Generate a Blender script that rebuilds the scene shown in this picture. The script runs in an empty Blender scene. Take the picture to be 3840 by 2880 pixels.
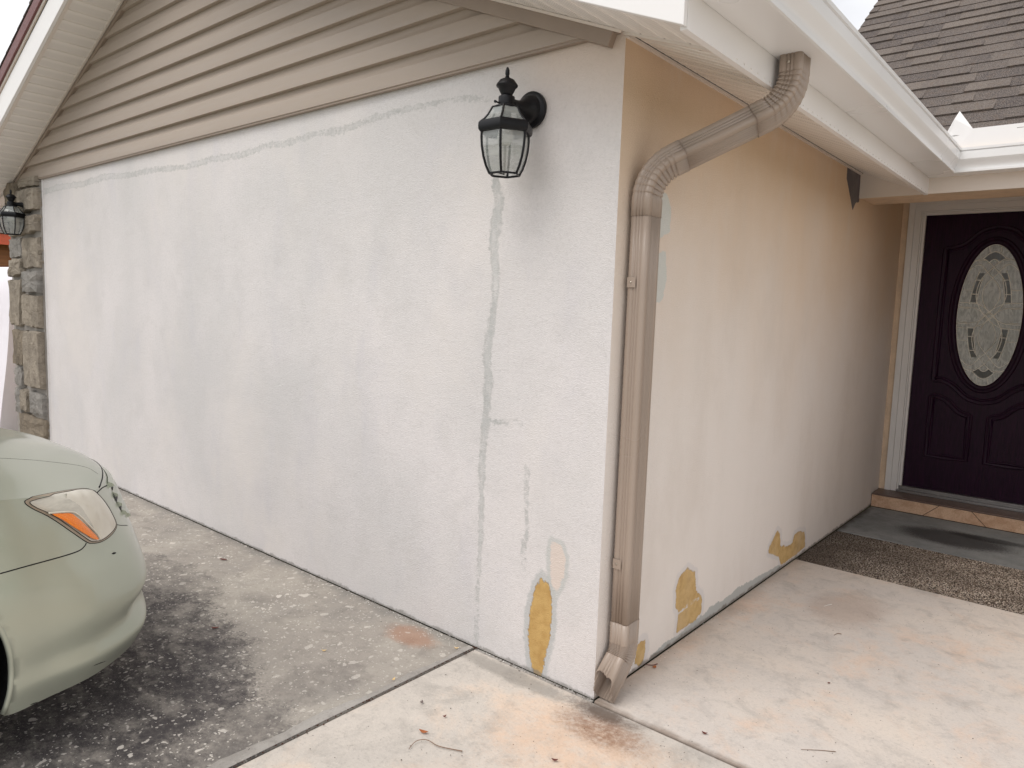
import bpy, bmesh, math, random
import numpy as np
from mathutils import Vector, Matrix
from mathutils.bvhtree import BVHTree
random.seed(7)
sc = bpy.context.scene
COL = sc.collection

# ------------------------------------------------------------------ camera
R = ((0.7636231, 0.6447579, 0.0341612), (0.0936875, -0.0583, -0.9938932), (-0.6388289, 0.7621603, -0.1049249))
cam_d = bpy.data.cameras.new('camera'); cam = bpy.data.objects.new('camera', cam_d); COL.objects.link(cam)
rx, dn, fw = Vector(R[0]), Vector(R[1]), Vector(R[2])
M = Matrix((rx, -dn, -fw)).transposed().to_4x4()
M.translation = (1.34541, -2.13046, 1.40990)
cam.matrix_world = M
cam_d.sensor_fit = 'HORIZONTAL'; cam_d.sensor_width = 36.0; cam_d.lens = 2704.818 / 3840 * 36
cam_d.clip_start = 0.02; cam_d.clip_end = 3000
sc.camera = cam

# ------------------------------------------------------------------ light
SUN_EL, SUN_AZ = 58, 195          # azimuth: direction the light comes from, degrees from +Y clockwise
w = bpy.data.worlds.new('World'); sc.world = w; w.use_nodes = True
nt = w.node_tree; nt.nodes.clear()
out = nt.nodes.new('ShaderNodeOutputWorld'); bg = nt.nodes.new('ShaderNodeBackground')
sky = nt.nodes.new('ShaderNodeTexSky'); sky.sky_type = 'NISHITA'; sky.sun_disc = False
sky.sun_elevation = math.radians(SUN_EL); sky.sun_rotation = math.radians(SUN_AZ)
sky.air_density = 1.0; sky.dust_density = 4.0; sky.ozone_density = 1.0
tc = nt.nodes.new('ShaderNodeTexCoord')
mp = nt.nodes.new('ShaderNodeMapping'); mp.inputs['Scale'].default_value = (1, 1, 2.2)
nz = nt.nodes.new('ShaderNodeTexNoise'); nz.inputs['Scale'].default_value = 2.2; nz.inputs['Detail'].default_value = 6
rp = nt.nodes.new('ShaderNodeValToRGB')
rp.color_ramp.elements[0].position = .3; rp.color_ramp.elements[0].color = (5.7, 5.7, 5.9, 1)
rp.color_ramp.elements[1].position = .7; rp.color_ramp.elements[1].color = (9.6, 9.6, 9.6, 1)
mx = nt.nodes.new('ShaderNodeMix'); mx.data_type = 'RGBA'; mx.inputs[0].default_value = .88
L = nt.links.new
L(tc.outputs['Generated'], mp.inputs[0]); L(mp.outputs[0], nz.inputs['Vector']); L(nz.outputs['Fac'], rp.inputs[0])
L(sky.outputs[0], mx.inputs[6]); L(rp.outputs[0], mx.inputs[7]); L(mx.outputs[2], bg.inputs['Color'])
bg.inputs['Strength'].default_value = 0.12
L(bg.outputs[0], out.inputs[0])
sd = bpy.data.lights.new('sun', 'SUN'); sd.energy = 1.3; sd.angle = math.radians(36); sd.color = (1, .97, .93)
so = bpy.data.objects.new('sun', sd); COL.objects.link(so)
az = math.radians(SUN_AZ); el = math.radians(SUN_EL)
dirv = Vector((math.sin(az) * math.cos(el), math.cos(az) * math.cos(el), math.sin(el)))
so.rotation_euler = dirv.to_track_quat('Z', 'Y').to_euler()
sc.view_settings.view_transform = 'Standard'; sc.view_settings.look = 'None'
sc.view_settings.gamma = 1; sc.view_settings.use_curve_mapping = False
sc.view_settings.exposure = 0.31

# ------------------------------------------------------------------ materials
def lin(c):
    return tuple(((x / 255) / 12.92 if x / 255 <= .04045 else ((x / 255 + .055) / 1.055) ** 2.4) for x in c)
class NT:
    """small helper round a material's node tree"""
    def __init__(s, name, rough=.7, metal=0., spec=.5):
        s.m = bpy.data.materials.new(name); s.m.use_nodes = True
        s.t = s.m.node_tree; s.n = s.t.nodes; s.b = s.n['Principled BSDF']
        s.b.inputs['Roughness'].default_value = rough; s.b.inputs['Metallic'].default_value = metal
        s.b.inputs['Specular IOR Level'].default_value = spec
        s.tc = s.n.new('ShaderNodeTexCoord'); s.o = s.tc.outputs['Object']
    def l(s, a, b): s.t.links.new(a, b)
    def val(s, x, sock):
        if isinstance(x, (int, float)): sock.default_value = x
        elif isinstance(x, (tuple, list)): sock.default_value = (*x, 1) if len(x) == 3 and sock.type == 'RGBA' else x
        else: s.l(x, sock)
    def map(s, scale=(1, 1, 1), rot=(0, 0, 0), src=None):
        n = s.n.new('ShaderNodeMapping'); n.inputs['Scale'].default_value = scale; n.inputs['Rotation'].default_value = rot
        s.l(src or s.o, n.inputs[0]); return n.outputs[0]
    def noise(s, scale, detail=4, rough=.55, src=None, dist=0.):
        n = s.n.new('ShaderNodeTexNoise'); n.inputs['Scale'].default_value = scale; n.inputs['Detail'].default_value = detail
        n.inputs['Roughness'].default_value = rough; n.inputs['Distortion'].default_value = dist
        s.l(src or s.o, n.inputs['Vector']); return n.outputs['Fac']
    def voro(s, scale, feature='F1', src=None, rnd=1.):
        n = s.n.new('ShaderNodeTexVoronoi'); n.feature = feature; n.inputs['Scale'].default_value = scale
        n.inputs['Randomness'].default_value = rnd
        s.l(src or s.o, n.inputs['Vector']); return n
    def warp(s, scale, amt, detail=3):
        n = s.n.new('ShaderNodeTexNoise'); n.inputs['Scale'].default_value = scale; n.inputs['Detail'].default_value = detail
        s.l(s.o, n.inputs['Vector']); v = s.n.new('ShaderNodeVectorMath'); v.operation = 'MULTIPLY_ADD'
        s.l(n.outputs['Color'], v.inputs[0]); v.inputs[1].default_value = (amt,) * 3; s.l(s.o, v.inputs[2]); return v.outputs[0]
    def mr(s, x, a, b, c=0., d=1., smooth=True):
        n = s.n.new('ShaderNodeMapRange'); n.interpolation_type = 'SMOOTHSTEP' if smooth else 'LINEAR'
        s.val(x, n.inputs[0])
        for i, v in zip((1, 2, 3, 4), (a, b, c, d)): n.inputs[i].default_value = v
        return n.outputs[0]
    def math(s, op, a, b=0., c=None):
        n = s.n.new('ShaderNodeMath'); n.operation = op; s.val(a, n.inputs[0]); s.val(b, n.inputs[1])
        if c is not None: s.val(c, n.inputs[2])
        return n.outputs[0]
    def mix(s, f, a, b, mode='MIX'):
        n = s.n.new('ShaderNodeMix'); n.data_type = 'RGBA'; n.blend_type = mode
        s.val(f, n.inputs[0]); s.val(a, n.inputs[6]); s.val(b, n.inputs[7]); return n.outputs[2]
    def attr(s, name):
        n = s.n.new('ShaderNodeAttribute'); n.attribute_name = name; return n.outputs['Fac']
    def sep(s, src=None):
        n = s.n.new('ShaderNodeSeparateXYZ'); s.l(src or s.o, n.inputs[0]); return n.outputs
    def col(s, c): s.val(c, s.b.inputs['Base Color'])
    def rough(s, x): s.val(x, s.b.inputs['Roughness'])
    def bump(s, h, strength=.3, dist=.01, prev=None):
        n = s.n.new('ShaderNodeBump'); n.inputs['Strength'].default_value = strength; n.inputs['Distance'].default_value = dist
        s.val(h, n.inputs['Height'])
        if prev is not None: s.l(prev, n.inputs['Normal'])
        s.l(n.outputs[0], s.b.inputs['Normal']); return n.outputs[0]

def simple(name, rgb, rough=.6, metal=0., var=.12, scale=6., bump=0., bscale=60., spec=.5, src_scale=(1, 1, 1)):
    m = NT(name, rough, metal, spec); c = lin(rgb)
    v = m.map(src_scale)
    f = m.noise(scale, 5, .6, v)
    f2 = m.noise(scale * 9, 3, .6, v)
    ff = m.math('ADD', m.math('MULTIPLY', f, .75), m.math('MULTIPLY', f2, .25))
    lo = tuple(x * (1 - var) for x in c); hi = tuple(min(1, x * (1 + var)) for x in c)
    m.col(m.mix(m.mr(ff, .3, .7), lo, hi))
    m.rough(m.mr(f2, .3, .7, max(0, rough - .07), min(1, rough + .07)))
    if bump: m.bump(m.noise(bscale, 3), bump, .004)
    return m.m

def stucco_common(m, base, edge=None):
    """stucco relief: fine grain plus hand-trowelled unevenness"""
    b1 = m.noise(210, 3, .7); b2 = m.noise(14, 3, .5); b3 = m.voro(230).outputs['Distance']
    h = m.math('ADD', m.math('MULTIPLY', b1, .6), m.math('ADD', m.math('MULTIPLY', b2, .7), m.math('MULTIPLY', b3, .3)))
    if edge is not None: h = m.math('ADD', h, m.math('MULTIPLY', edge, -1.6))
    m.col(base); m.bump(h, .62, .005)

def mat_white_stucco():
    m = NT('stucco_white', .9, 0, .2)
    x, y, z = m.sep()
    n1 = m.noise(1.1, 5, .6); n2 = m.noise(.9, 5, .6, m.map((1., 1, .7)), .4); n3 = m.noise(160, 2, .7)
    n4 = m.noise(2.6, 5, .6, m.map((1.6, 1, .6)), .3)
    c = m.mix(m.mr(n2, .32, .68), lin((224, 219, 218)), lin((210, 207, 206)))
    n5 = m.noise(5.5, 5, .65, None, .5); n6 = m.noise(70, 4, .7)
    c = m.mix(m.mr(n5, .45, .75, 0, .5), c, lin((206, 202, 200)))
    c = m.mix(m.mr(n6, .42, .75, 0, .28), c, lin((178, 174, 172)))
    xl = m.mr(x, -5.4, -2.5, 1, 0); c = m.mix(m.math('MULTIPLY', m.mr(n1, .4, .65), m.math('MULTIPLY', xl, .5)), c, lin((198, 194, 192)))
    c = m.mix(m.mr(n1, .45, .75, 0, .8), c, lin((224, 218, 214)))
    c = m.mix(m.mr(n4, .5, .8, 0, .35), c, lin((200, 197, 203)))
    # pits of grey where the primer missed the texture, mostly near the filler
    dfil = m.attr('d_fill')
    wob = m.math('MULTIPLY_ADD', m.noise(38, 4, .7), .05, -.025)
    wob2 = m.math('MULTIPLY_ADD', m.noise(9, 3, .6), .03, -.015)
    d = m.math('ADD', dfil, m.math('ADD', wob, wob2))
    near = m.mr(dfil, .0, .30, 1, .12)
    pits = m.math('MULTIPLY', m.mr(n3, .62, .72), near)
    c = m.mix(m.math('MULTIPLY', pits, .5), c, lin((150, 150, 150)))
    f = m.mr(d, -.008, .010, 1, 0)
    dry = m.mr(m.noise(30, 4, .7, m.map((1, 1, .5))), .3, .62, .35, 1.)
    fc = m.mix(m.mr(n4, .35, .6), lin((178, 179, 177)), lin((200, 199, 197)))
    rim = m.math('MULTIPLY', m.mr(m.math('ABSOLUTE', d), .001, .009, 1, 0), m.mr(m.noise(48, 4, .8), .38, .58))
    c = m.mix(m.math('MULTIPLY', m.math('MULTIPLY', f, dry), m.mr(z, 2.0, 2.1, .9, .62)), c, fc)
    c = m.mix(m.math('MULTIPLY', rim, .38), c, lin((156, 157, 153)))
    # dusty beige old paint near the top corner
    dc = m.attr('d_corner'); fcn = m.mr(m.math('ADD', dc, m.math('MULTIPLY_ADD', n1, .3, -.15)), -.1, .28, 1, 0)
    c = m.mix(m.math('MULTIPLY', fcn, .8), c, lin((214, 196, 180)))
    # tan patch, grey ring
    dt = m.attr('d_tan'); wt = m.math('MULTIPLY_ADD', m.noise(26, 6, .75, None, .5), .044, -.022)
    d2 = m.math('ADD', dt, wt)
    c = m.mix(m.math('MULTIPLY', m.mr(d2, .018, .032, 1, 0), .8), c, lin((186, 187, 186)))
    dp = m.attr('d_pink'); d3 = m.math('ADD', dp, wt)
    c = m.mix(m.math('MULTIPLY', m.mr(d3, .012, .024, 1, 0), .75), c, lin((190, 191, 188)))
    c = m.mix(m.mr(d3, -.003, .004, 1, 0), c, lin((216, 203, 194)))
    tanc = m.mix(m.mr(m.noise(22, 4), .35, .7), lin((200, 166, 108)), lin((184, 148, 92)))
    c = m.mix(m.mr(d2, -.002, .003, 1, 0), c, tanc)
    # dirt line where the wall meets the slab
    dd = m.math('ADD', z, m.math('MULTIPLY_ADD', m.noise(9, 5, .75), -.06, .026))
    c = m.mix(m.mr(dd, .0, .012, .65, 0), c, lin((132, 128, 122)))
    stucco_common(m, c, m.mr(d2, -.002, .003, 1, 0)); return m.m

def mat_peach_stucco():
    m = NT('stucco_peach', .88, 0, .2)
    x, y, z = m.sep()
    n1 = m.noise(.9, 5, .6); n2 = m.noise(2.4, 4, .6, m.map((1, 2, .5)))
    zz = m.math('ADD', z, m.math('MULTIPLY_ADD', n1, 1.1, -.55))
    zz = m.math('ADD', zz, m.math('MULTIPLY_ADD', n2, .3, -.15))
    c = m.mix(m.mr(zz, .8, 2.45), lin((232, 224, 217)), lin((217, 190, 160)))
    c = m.mix(m.mr(n2, .5, .8, 0, .35), c, lin((224, 216, 208)))
    wt = m.math('MULTIPLY_ADD', m.noise(26, 6, .75, None, .5), .044, -.022)
    d2 = m.math('ADD', m.attr('d_tan'), wt)
    c = m.mix(m.math('MULTIPLY', m.mr(d2, .02, .034, 1, 0), .45), c, lin((206, 202, 202)))
    db = m.math('ADD', m.attr('d_base'), wt)
    c = m.mix(m.mr(db, -.002, .004, .9, 0), c, lin((176, 178, 175)))
    tanc = m.mix(m.mr(m.noise(22, 4), .35, .7), lin((208, 176, 122)), lin((190, 156, 102)))
    tanc = m.mix(m.mr(m.noise(140, 3, .8), .5, .8, 0, .5), tanc, lin((150, 118, 74)))
    c = m.mix(m.mr(d2, -.002, .003, 1, 0), c, tanc)
    dg = m.math('ADD', m.attr('d_gap'), m.math('MULTIPLY', wt, .5))
    c = m.mix(m.mr(dg, -.002, .002, 1, 0), c, lin((214, 210, 206)))
    dl = m.math('ADD', m.attr('d_light'), wt)
    c = m.mix(m.mr(dl, -.002, .004, .9, 0), c, lin((208, 210, 205)))
    df = m.math('ADD', m.attr('d_flap'), m.math('MULTIPLY', wt, .4))
    c = m.mix(m.mr(df, -.002, .003, 1, 0), c, lin((104, 99, 102)))
    dd = m.math('ADD', z, m.math('MULTIPLY_ADD', m.noise(14, 4, .7), -.05, .02))
    c = m.mix(m.mr(dd, .0, .014, .7, 0), c, lin((108, 96, 84)))
    c = m.mix(m.mr(m.noise(2.2, 5, .65, m.map((1, 1, .5))), .45, .75, 0, .3), c, lin((206, 194, 182)))
    stucco_common(m, c, m.mr(d2, -.002, .003, 1, 0)); return m.m

def mat_concrete(name, a, b, c3, stain=None, spots=0., dark=0., spec_s=1.):
    m = NT(name, .88, 0, .25)
    n1 = m.noise(1.3, 6, .65, None, .4); n2 = m.noise(7, 6, .7, None, .5); n3 = m.noise(95, 3, .75); n4 = m.noise(2.3, 7, .7, m.map((1, 1, 1), (0, 0, 1)), .3)
    n5 = m.noise(28, 5, .75)
    c = m.mix(m.mr(n1, .36, .64), lin(a), lin(b))
    c = m.mix(m.mr(n4, .48, .70, 0, .85), c, lin(c3))
    c = m.mix(m.mr(n2, .47, .72, 0, .5), c, tuple(x * .6 for x in lin(a)))
    c = m.mix(m.mr(n5, .5, .78, 0, .42), c, tuple(x * .5 for x in lin(a)))
    c = m.mix(m.mr(n3, .55, .75, 0, .5), c, tuple(x * .5 for x in lin(a)))
    c = m.mix(m.mr(n3, .28, .42, .3, 0), c, tuple(min(1, x * 1.35) for x in lin(b)))
    if stain: c = stain(m, c)
    if spots:
        x, y, z = m.sep()
        wsrc = m.warp(22, .05)
        clus = m.mr(m.math('ADD', m.noise(1.5, 4, .6), m.math('MULTIPLY', m.mr(y, -.9, -1.9), .25)), .40, .60)
        for sc_, thr, rad in ((8, .78, .24), (17, .58, .28), (38, .5, .34), (75, .5, .38)):
            v = m.voro(sc_, src=m.map((1, 1, 1), (0, 0, sc_ * .13), wsrc)); q_ = m.sep(v.outputs['Color']); r_ = m.math('MULTIPLY', q_[1], rad)
            d = m.math('ADD', v.outputs['Distance'], m.math('MULTIPLY_ADD', m.noise(sc_ * 5, 3, .7), .22, -.11))
            f = m.math('MULTIPLY', m.math('LESS_THAN', d, r_), m.math('GREATER_THAN', q_[0], thr))
            f = m.math('MULTIPLY', f, m.math('MAXIMUM', clus, .5))
            c = m.mix(m.math('MULTIPLY', f, spots), c, lin((216, 209, 200)))
        g1 = m.math('MULTIPLY', m.mr(m.noise(210, 2, .8), .62, .7), m.mr(m.noise(2.2, 4, .7), .4, .6)); c = m.mix(m.math('MULTIPLY', g1, .6), c, lin((206, 198, 188)))
    # fine dark specks of grit
    v3 = m.voro(30, src=m.map((1, 1, 1), (0, 0, 2), m.warp(40, .03))); r3 = m.sep(v3.outputs['Color'])
    f3 = m.math('MULTIPLY', m.math('LESS_THAN', v3.outputs['Distance'], m.math('MULTIPLY', r3[0], .11)), m.mr(r3[2], .48, .52))
    c = m.mix(m.math('MULTIPLY', f3, .8), c, lin((70, 58, 50)))
    m.col(c)
    m.bump(m.math('ADD', m.noise(110, 4, .7), m.math('ADD', m.math('MULTIPLY', n2, .6), m.math('MULTIPLY', n5, .8))), .6 * spec_s, .004)
    return m.m

def blob(m, cx, cy, rx_, ry_, amp=.5, sc_=3.):
    """soft irregular patch mask: 1 inside"""
    x, y, z = m.sep()
    dx = m.math('DIVIDE', m.math('SUBTRACT', x, cx), rx_); dy = m.math('DIVIDE', m.math('SUBTRACT', y, cy), ry_)
    r = m.math('SQRT', m.math('ADD', m.math('MULTIPLY', dx, dx), m.math('MULTIPLY', dy, dy)))
    return m.math('ADD', m.math('ADD', r, m.math('MULTIPLY_ADD', m.noise(sc_, 7, .75, None, .2), amp * 2, -amp)), m.math('MULTIPLY_ADD', m.noise(75, 4, .85), .8, -.4))

def drive_stain(m, c):
    c0 = lin((70, 66, 67))
    grain = m.math('MULTIPLY', m.mr(m.noise(34, 5, .8), .34, .62, .6, 1), m.mr(m.noise(6, 6, .75, m.map((1, 1.6, 1), (0, 0, .6)), .15), .36, .58, .30, 1))
    for args, k in (((-1.75, -.95, .62, .38, .75, 3.2), .9), ((-1.25, -1.05, .42, .42, .7, 3.6), .9), ((-.95, -1.15, .5, .4, .8, 3.), .7),
                    ((-.8, -2.0, .9, .9, .5, 2.), .7), ((-2.6, -2.2, 1.2, 1.4, .4, 2.), .8), ((-2.2, -.6, .5, .25, .7, 4.), .55), ((-.82, -.62, .14, .2, .6, 6.), .35)):
        r = blob(m, *args); c = m.mix(m.math('MULTIPLY', m.mr(r, .84, 1.08, k, 0), grain), c, c0)
    r = blob(m, -.86, -.12, .16, .09, .45, 9.); c = m.mix(m.mr(r, .5, 1.1, .5, 0), c, lin((160, 106, 72)))
    # grey strip along the wall
    x, y, z = m.sep()
    f = m.mr(m.math('ADD', m.math('ABSOLUTE', y), m.math('MULTIPLY_ADD', m.noise(7, 4), .16, -.08)), .0, .09, .6, 0)
    return m.mix(f, c, lin((120, 118, 114)))

def walk_stain(m, c):
    r = blob(m, .16, -.30, .36, .24, .5, 5.); c = m.mix(m.math('MULTIPLY', m.mr(r, .3, 1.3, .42, 0), m.mr(m.noise(16, 5, .75), .3, .6, .35, 1)), c, lin((226, 180, 140)))
    r = blob(m, .13, -.14, .20, .10, .5, 7.); c = m.mix(m.math('MULTIPLY', m.mr(r, .3, 1.2, .8, 0), m.mr(m.noise(40, 5, .8), .34, .6, .4, 1)), c, lin((134, 98, 74)))
    r = blob(m, .07, -.05, .17, .06, .5, 9.); c = m.mix(m.mr(r, .3, 1.1, .8, 0), c, lin((82, 66, 56)))
    r = blob(m, -.35, -.07, .35, .05, .6, 9.); c = m.mix(m.mr(r, .5, 1.2, .55, 0), c, lin((128, 124, 118)))
    r = blob(m, .3, -.8, .5, .3, .5, 4.); c = m.mix(m.mr(r, .4, 1.2, .35, 0), c, lin((226, 186, 156)))
    return c

def porch_stain(m, c):
    x, y, z = m.sep()
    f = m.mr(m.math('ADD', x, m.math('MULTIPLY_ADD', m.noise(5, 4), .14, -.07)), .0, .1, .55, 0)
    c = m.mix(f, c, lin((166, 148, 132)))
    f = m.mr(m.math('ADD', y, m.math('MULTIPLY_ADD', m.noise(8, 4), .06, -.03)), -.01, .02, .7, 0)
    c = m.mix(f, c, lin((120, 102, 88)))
    r = blob(m, .45, 1.55, .2, .3, .6, 5.); c = m.mix(m.mr(r, .4, 1.1, .4, 0), c, lin((168, 142, 124)))
    return c

def entry_stain(m, c):
    r = blob(m, .62, 3.3, .38, .24, .28, 3.); c = m.mix(m.mr(r, .55, 1.05, .85, 0), c, lin((52, 49, 50)))
    r = blob(m, .8, 3.45, .3, .08, .3, 4.); c = m.mix(m.mr(r, .5, 1.0, .7, 0), c, lin((34, 32, 34)))
    x, y, z = m.sep()
    f = m.mr(m.math('ADD', m.math('ABSOLUTE', m.math('SUBTRACT', x, .0)), m.math('MULTIPLY_ADD', m.noise(9, 4), .1, -.05)), .0, .05, .8, 0)
    return m.mix(f, c, lin((66, 60, 54)))

def mat_aggregate():
    m = NT('exposed_aggregate', .8, 0, .35)
    v = m.voro(75, src=m.map((.8, 1, 1))); r = m.sep(v.outputs['Color'])[0]
    stone = m.mix(r, lin((126, 108, 92)), lin((226, 210, 192)))
    stone = m.mix(m.mr(m.noise(3, 4), .4, .7, 0, .6), stone, lin((140, 112, 88)))
    c = m.mix(m.mr(v.outputs['Distance'], .38, .52), stone, lin((62, 50, 42)))
    c = m.mix(m.mr(m.noise(2.2, 5), .4, .62, .1, .6), c, lin((66, 54, 46)))
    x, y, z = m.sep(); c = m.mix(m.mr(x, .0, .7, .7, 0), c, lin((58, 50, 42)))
    m.col(c); m.bump(v.outputs['Distance'], .8, -.006); return m.m

def mat_pebble():
    m = NT('pebble', .6, 0, .4); t = m.attr('tone')
    c = m.mix(m.mr(t, .1, .9), lin((112, 98, 85)), lin((208, 196, 182)))
    c = m.mix(m.mr(m.noise(2.4, 5, .7), .42, .62, .55, 0), c, lin((84, 72, 62)))
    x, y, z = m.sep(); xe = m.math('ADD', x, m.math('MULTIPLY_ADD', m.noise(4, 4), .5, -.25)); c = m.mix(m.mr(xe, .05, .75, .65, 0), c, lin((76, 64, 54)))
    m.col(c); return m.m

def mat_shingle():
    m = NT('asphalt_shingle', .95, 0, .15)
    t = m.attr('tone'); n = m.noise(170, 2, .8); n2 = m.noise(30, 3, .7); n3 = m.noise(.8, 3)
    c = m.mix(t, lin((68, 62, 63)), lin((110, 101, 95)))
    c = m.mix(m.mr(n, .45, .68, 0, .7), c, lin((152, 143, 134)))
    c = m.mix(m.mr(n, .3, .45, .6, 0), c, lin((44, 40, 42)))
    c = m.mix(m.mr(n2, .45, .8, 0, .4), c, lin((116, 96, 78)))
    m.col(c); m.bump(n, .8, .004); return m.m

def mat_soffit(name='soffit_vinyl', rgb=(240, 235, 229), axis=0):
    m = NT(name, .5, 0, .4)
    u, vv = m.attr('s_along'), m.attr('s_across')
    a = m.math('FRACT', m.math('DIVIDE', u, .107)); band = m.math('MULTIPLY', m.mr(a, .18, .22), m.mr(a, .78, .82, 1, 0))
    du = m.math('ABSOLUTE', m.math('SUBTRACT', m.math('FRACT', m.math('DIVIDE', u, .0105)), .5))
    dv = m.math('ABSOLUTE', m.math('SUBTRACT', m.math('FRACT', m.math('DIVIDE', vv, .0105)), .5))
    r = m.math('MAXIMUM', du, m.math('MULTIPLY', dv, .8))
    c0 = lin(rgb); base = m.mix(m.noise(3, 4), tuple(x * .94 for x in c0), c0)
    m.col(m.mix(m.math('MULTIPLY', m.mr(r, .2, .26, 1, 0), m.math('MULTIPLY', band, .5)), base, tuple(x * .35 for x in c0)))
    return m.m

def mat_paint_car():
    m = NT('car_paint', .34, .55, .5)
    n = m.noise(1.2, 2)
    c = m.mix(m.mr(n, .3, .7), lin((170, 176, 160)), lin((180, 185, 170)))
    m.col(c); m.b.inputs['Coat Weight'].default_value = .7; m.b.inputs['Coat Roughness'].default_value = .09
    return m.m

def mat_metal_paint(name, rgb, rough=.45):
    m = NT(name, rough, 0, .5); c = lin(rgb)
    n = m.noise(1.5, 3, .5); c2 = m.mix(m.mr(n, .3, .75), tuple(x * .95 for x in c), c)
    d = m.noise(60, 3, .75); c2 = m.mix(m.mr(d, .66, .8, 0, .10), c2, tuple(x * .7 for x in c))
    m.col(c2); m.rough(m.mr(n, .3, .7, rough - .08, rough + .1)); return m.m

def mat_glass(name):
    m = NT(name, .06, 0, .9); n = m.noise(8, 3, .5, m.map((1, 1, 4)))
    m.col(m.mix(m.mr(n, .35, .65), (.36, .38, .37), (.52, .54, .52)))
    m.b.inputs['Alpha'].default_value = .5; m.b.inputs['IOR'].default_value = 1.6
    m.bump(n, .25, .01); return m.m

def mat_stone():
    m = NT('veneer_stone', .9, 0, .2)
    t = m.attr('tone'); n = m.noise(9, 5, .65); n2 = m.noise(60, 4, .7)
    tan_ = m.mix(m.mr(n, .3, .7), lin((138, 129, 117)), lin((172, 161, 146)))
    gry = m.mix(m.mr(n, .3, .7), lin((134, 131, 126)), lin((160, 155, 149)))
    brn = m.mix(m.mr(n, .3, .7), lin((122, 112, 99)), lin((150, 138, 121)))
    c = m.mix(m.mr(t, .2, .3), tan_, gry); c = m.mix(m.mr(t, .7, .8), c, brn)
    c = m.mix(m.mr(n2, .56, .72, 0, .5), c, lin((84, 76, 68)))
    m.col(c); m.bump(m.math('ADD', n, m.math('MULTIPLY', n2, .6)), 1., .03); return m.m

def mat_door():
    m = NT('door_paint', .45, 0, .22)
    n = m.noise(20, 4, .6, m.map((6, 1, .35)), 1.2)
    m.col(m.mix(m.mr(n, .3, .7), lin((24, 2, 24)), lin((40, 5, 37))))
    m.bump(n, .35, .003); return m.m

def mat_shade_glass(name, a, b, rough=.12):
    m = NT(name, rough, 0, .8)
    n = m.noise(14, 4, .6, m.map((3, 1, 1)), 1.5)
    m.col(m.mix(m.mr(n, .3, .7), lin(a), lin(b))); m.bump(m.noise(55, 3, .6, m.map((2.5, 1, .6))), .5, .004); return m.m

def mat_tile():
    m = NT('travertine_tile', .35, 0, .5)
    n = m.noise(7, 6, .65, None, 1.5); n2 = m.noise(22, 4, .6, None, 3.)
    c = m.mix(m.mr(n, .35, .65), lin((196, 158, 130)), lin((218, 186, 158)))
    c = m.mix(m.mr(n2, .49, .51, 0, .0), c, lin((150, 112, 80)))
    c = m.mix(m.math('MULTIPLY', m.mr(n2, .47, .5), m.mr(n2, .5, .53, .6, 0)), c, lin((160, 122, 88)))
    m.col(c); return m.m

def mat_lens():
    m = NT('hazy_lens', .3, 0, .6)
    n = m.noise(5, 4, .6); x, y, z = m.sep()
    c = m.mix(m.mr(n, .35, .7), lin((204, 196, 178)), lin((222, 217, 204)))
    c = m.mix(m.mr(m.noise(12, 4), .5, .75, 0, .35), c, lin((160, 148, 126)))
    m.col(c); m.b.inputs['Coat Weight'].default_value = .5; m.b.inputs['Coat Roughness'].default_value = .15
    return m.m

def mat_amber():
    m = NT('amber_lens', .25, 0, .6); v = m.voro(170, rnd=0).outputs['Distance']
    m.col(m.mix(m.mr(v, .2, .5), lin((252, 150, 8)), lin((240, 122, 4))))
    m.b.inputs['Coat Weight'].default_value = .6; m.bump(v, .3, .002); return m.m

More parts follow.
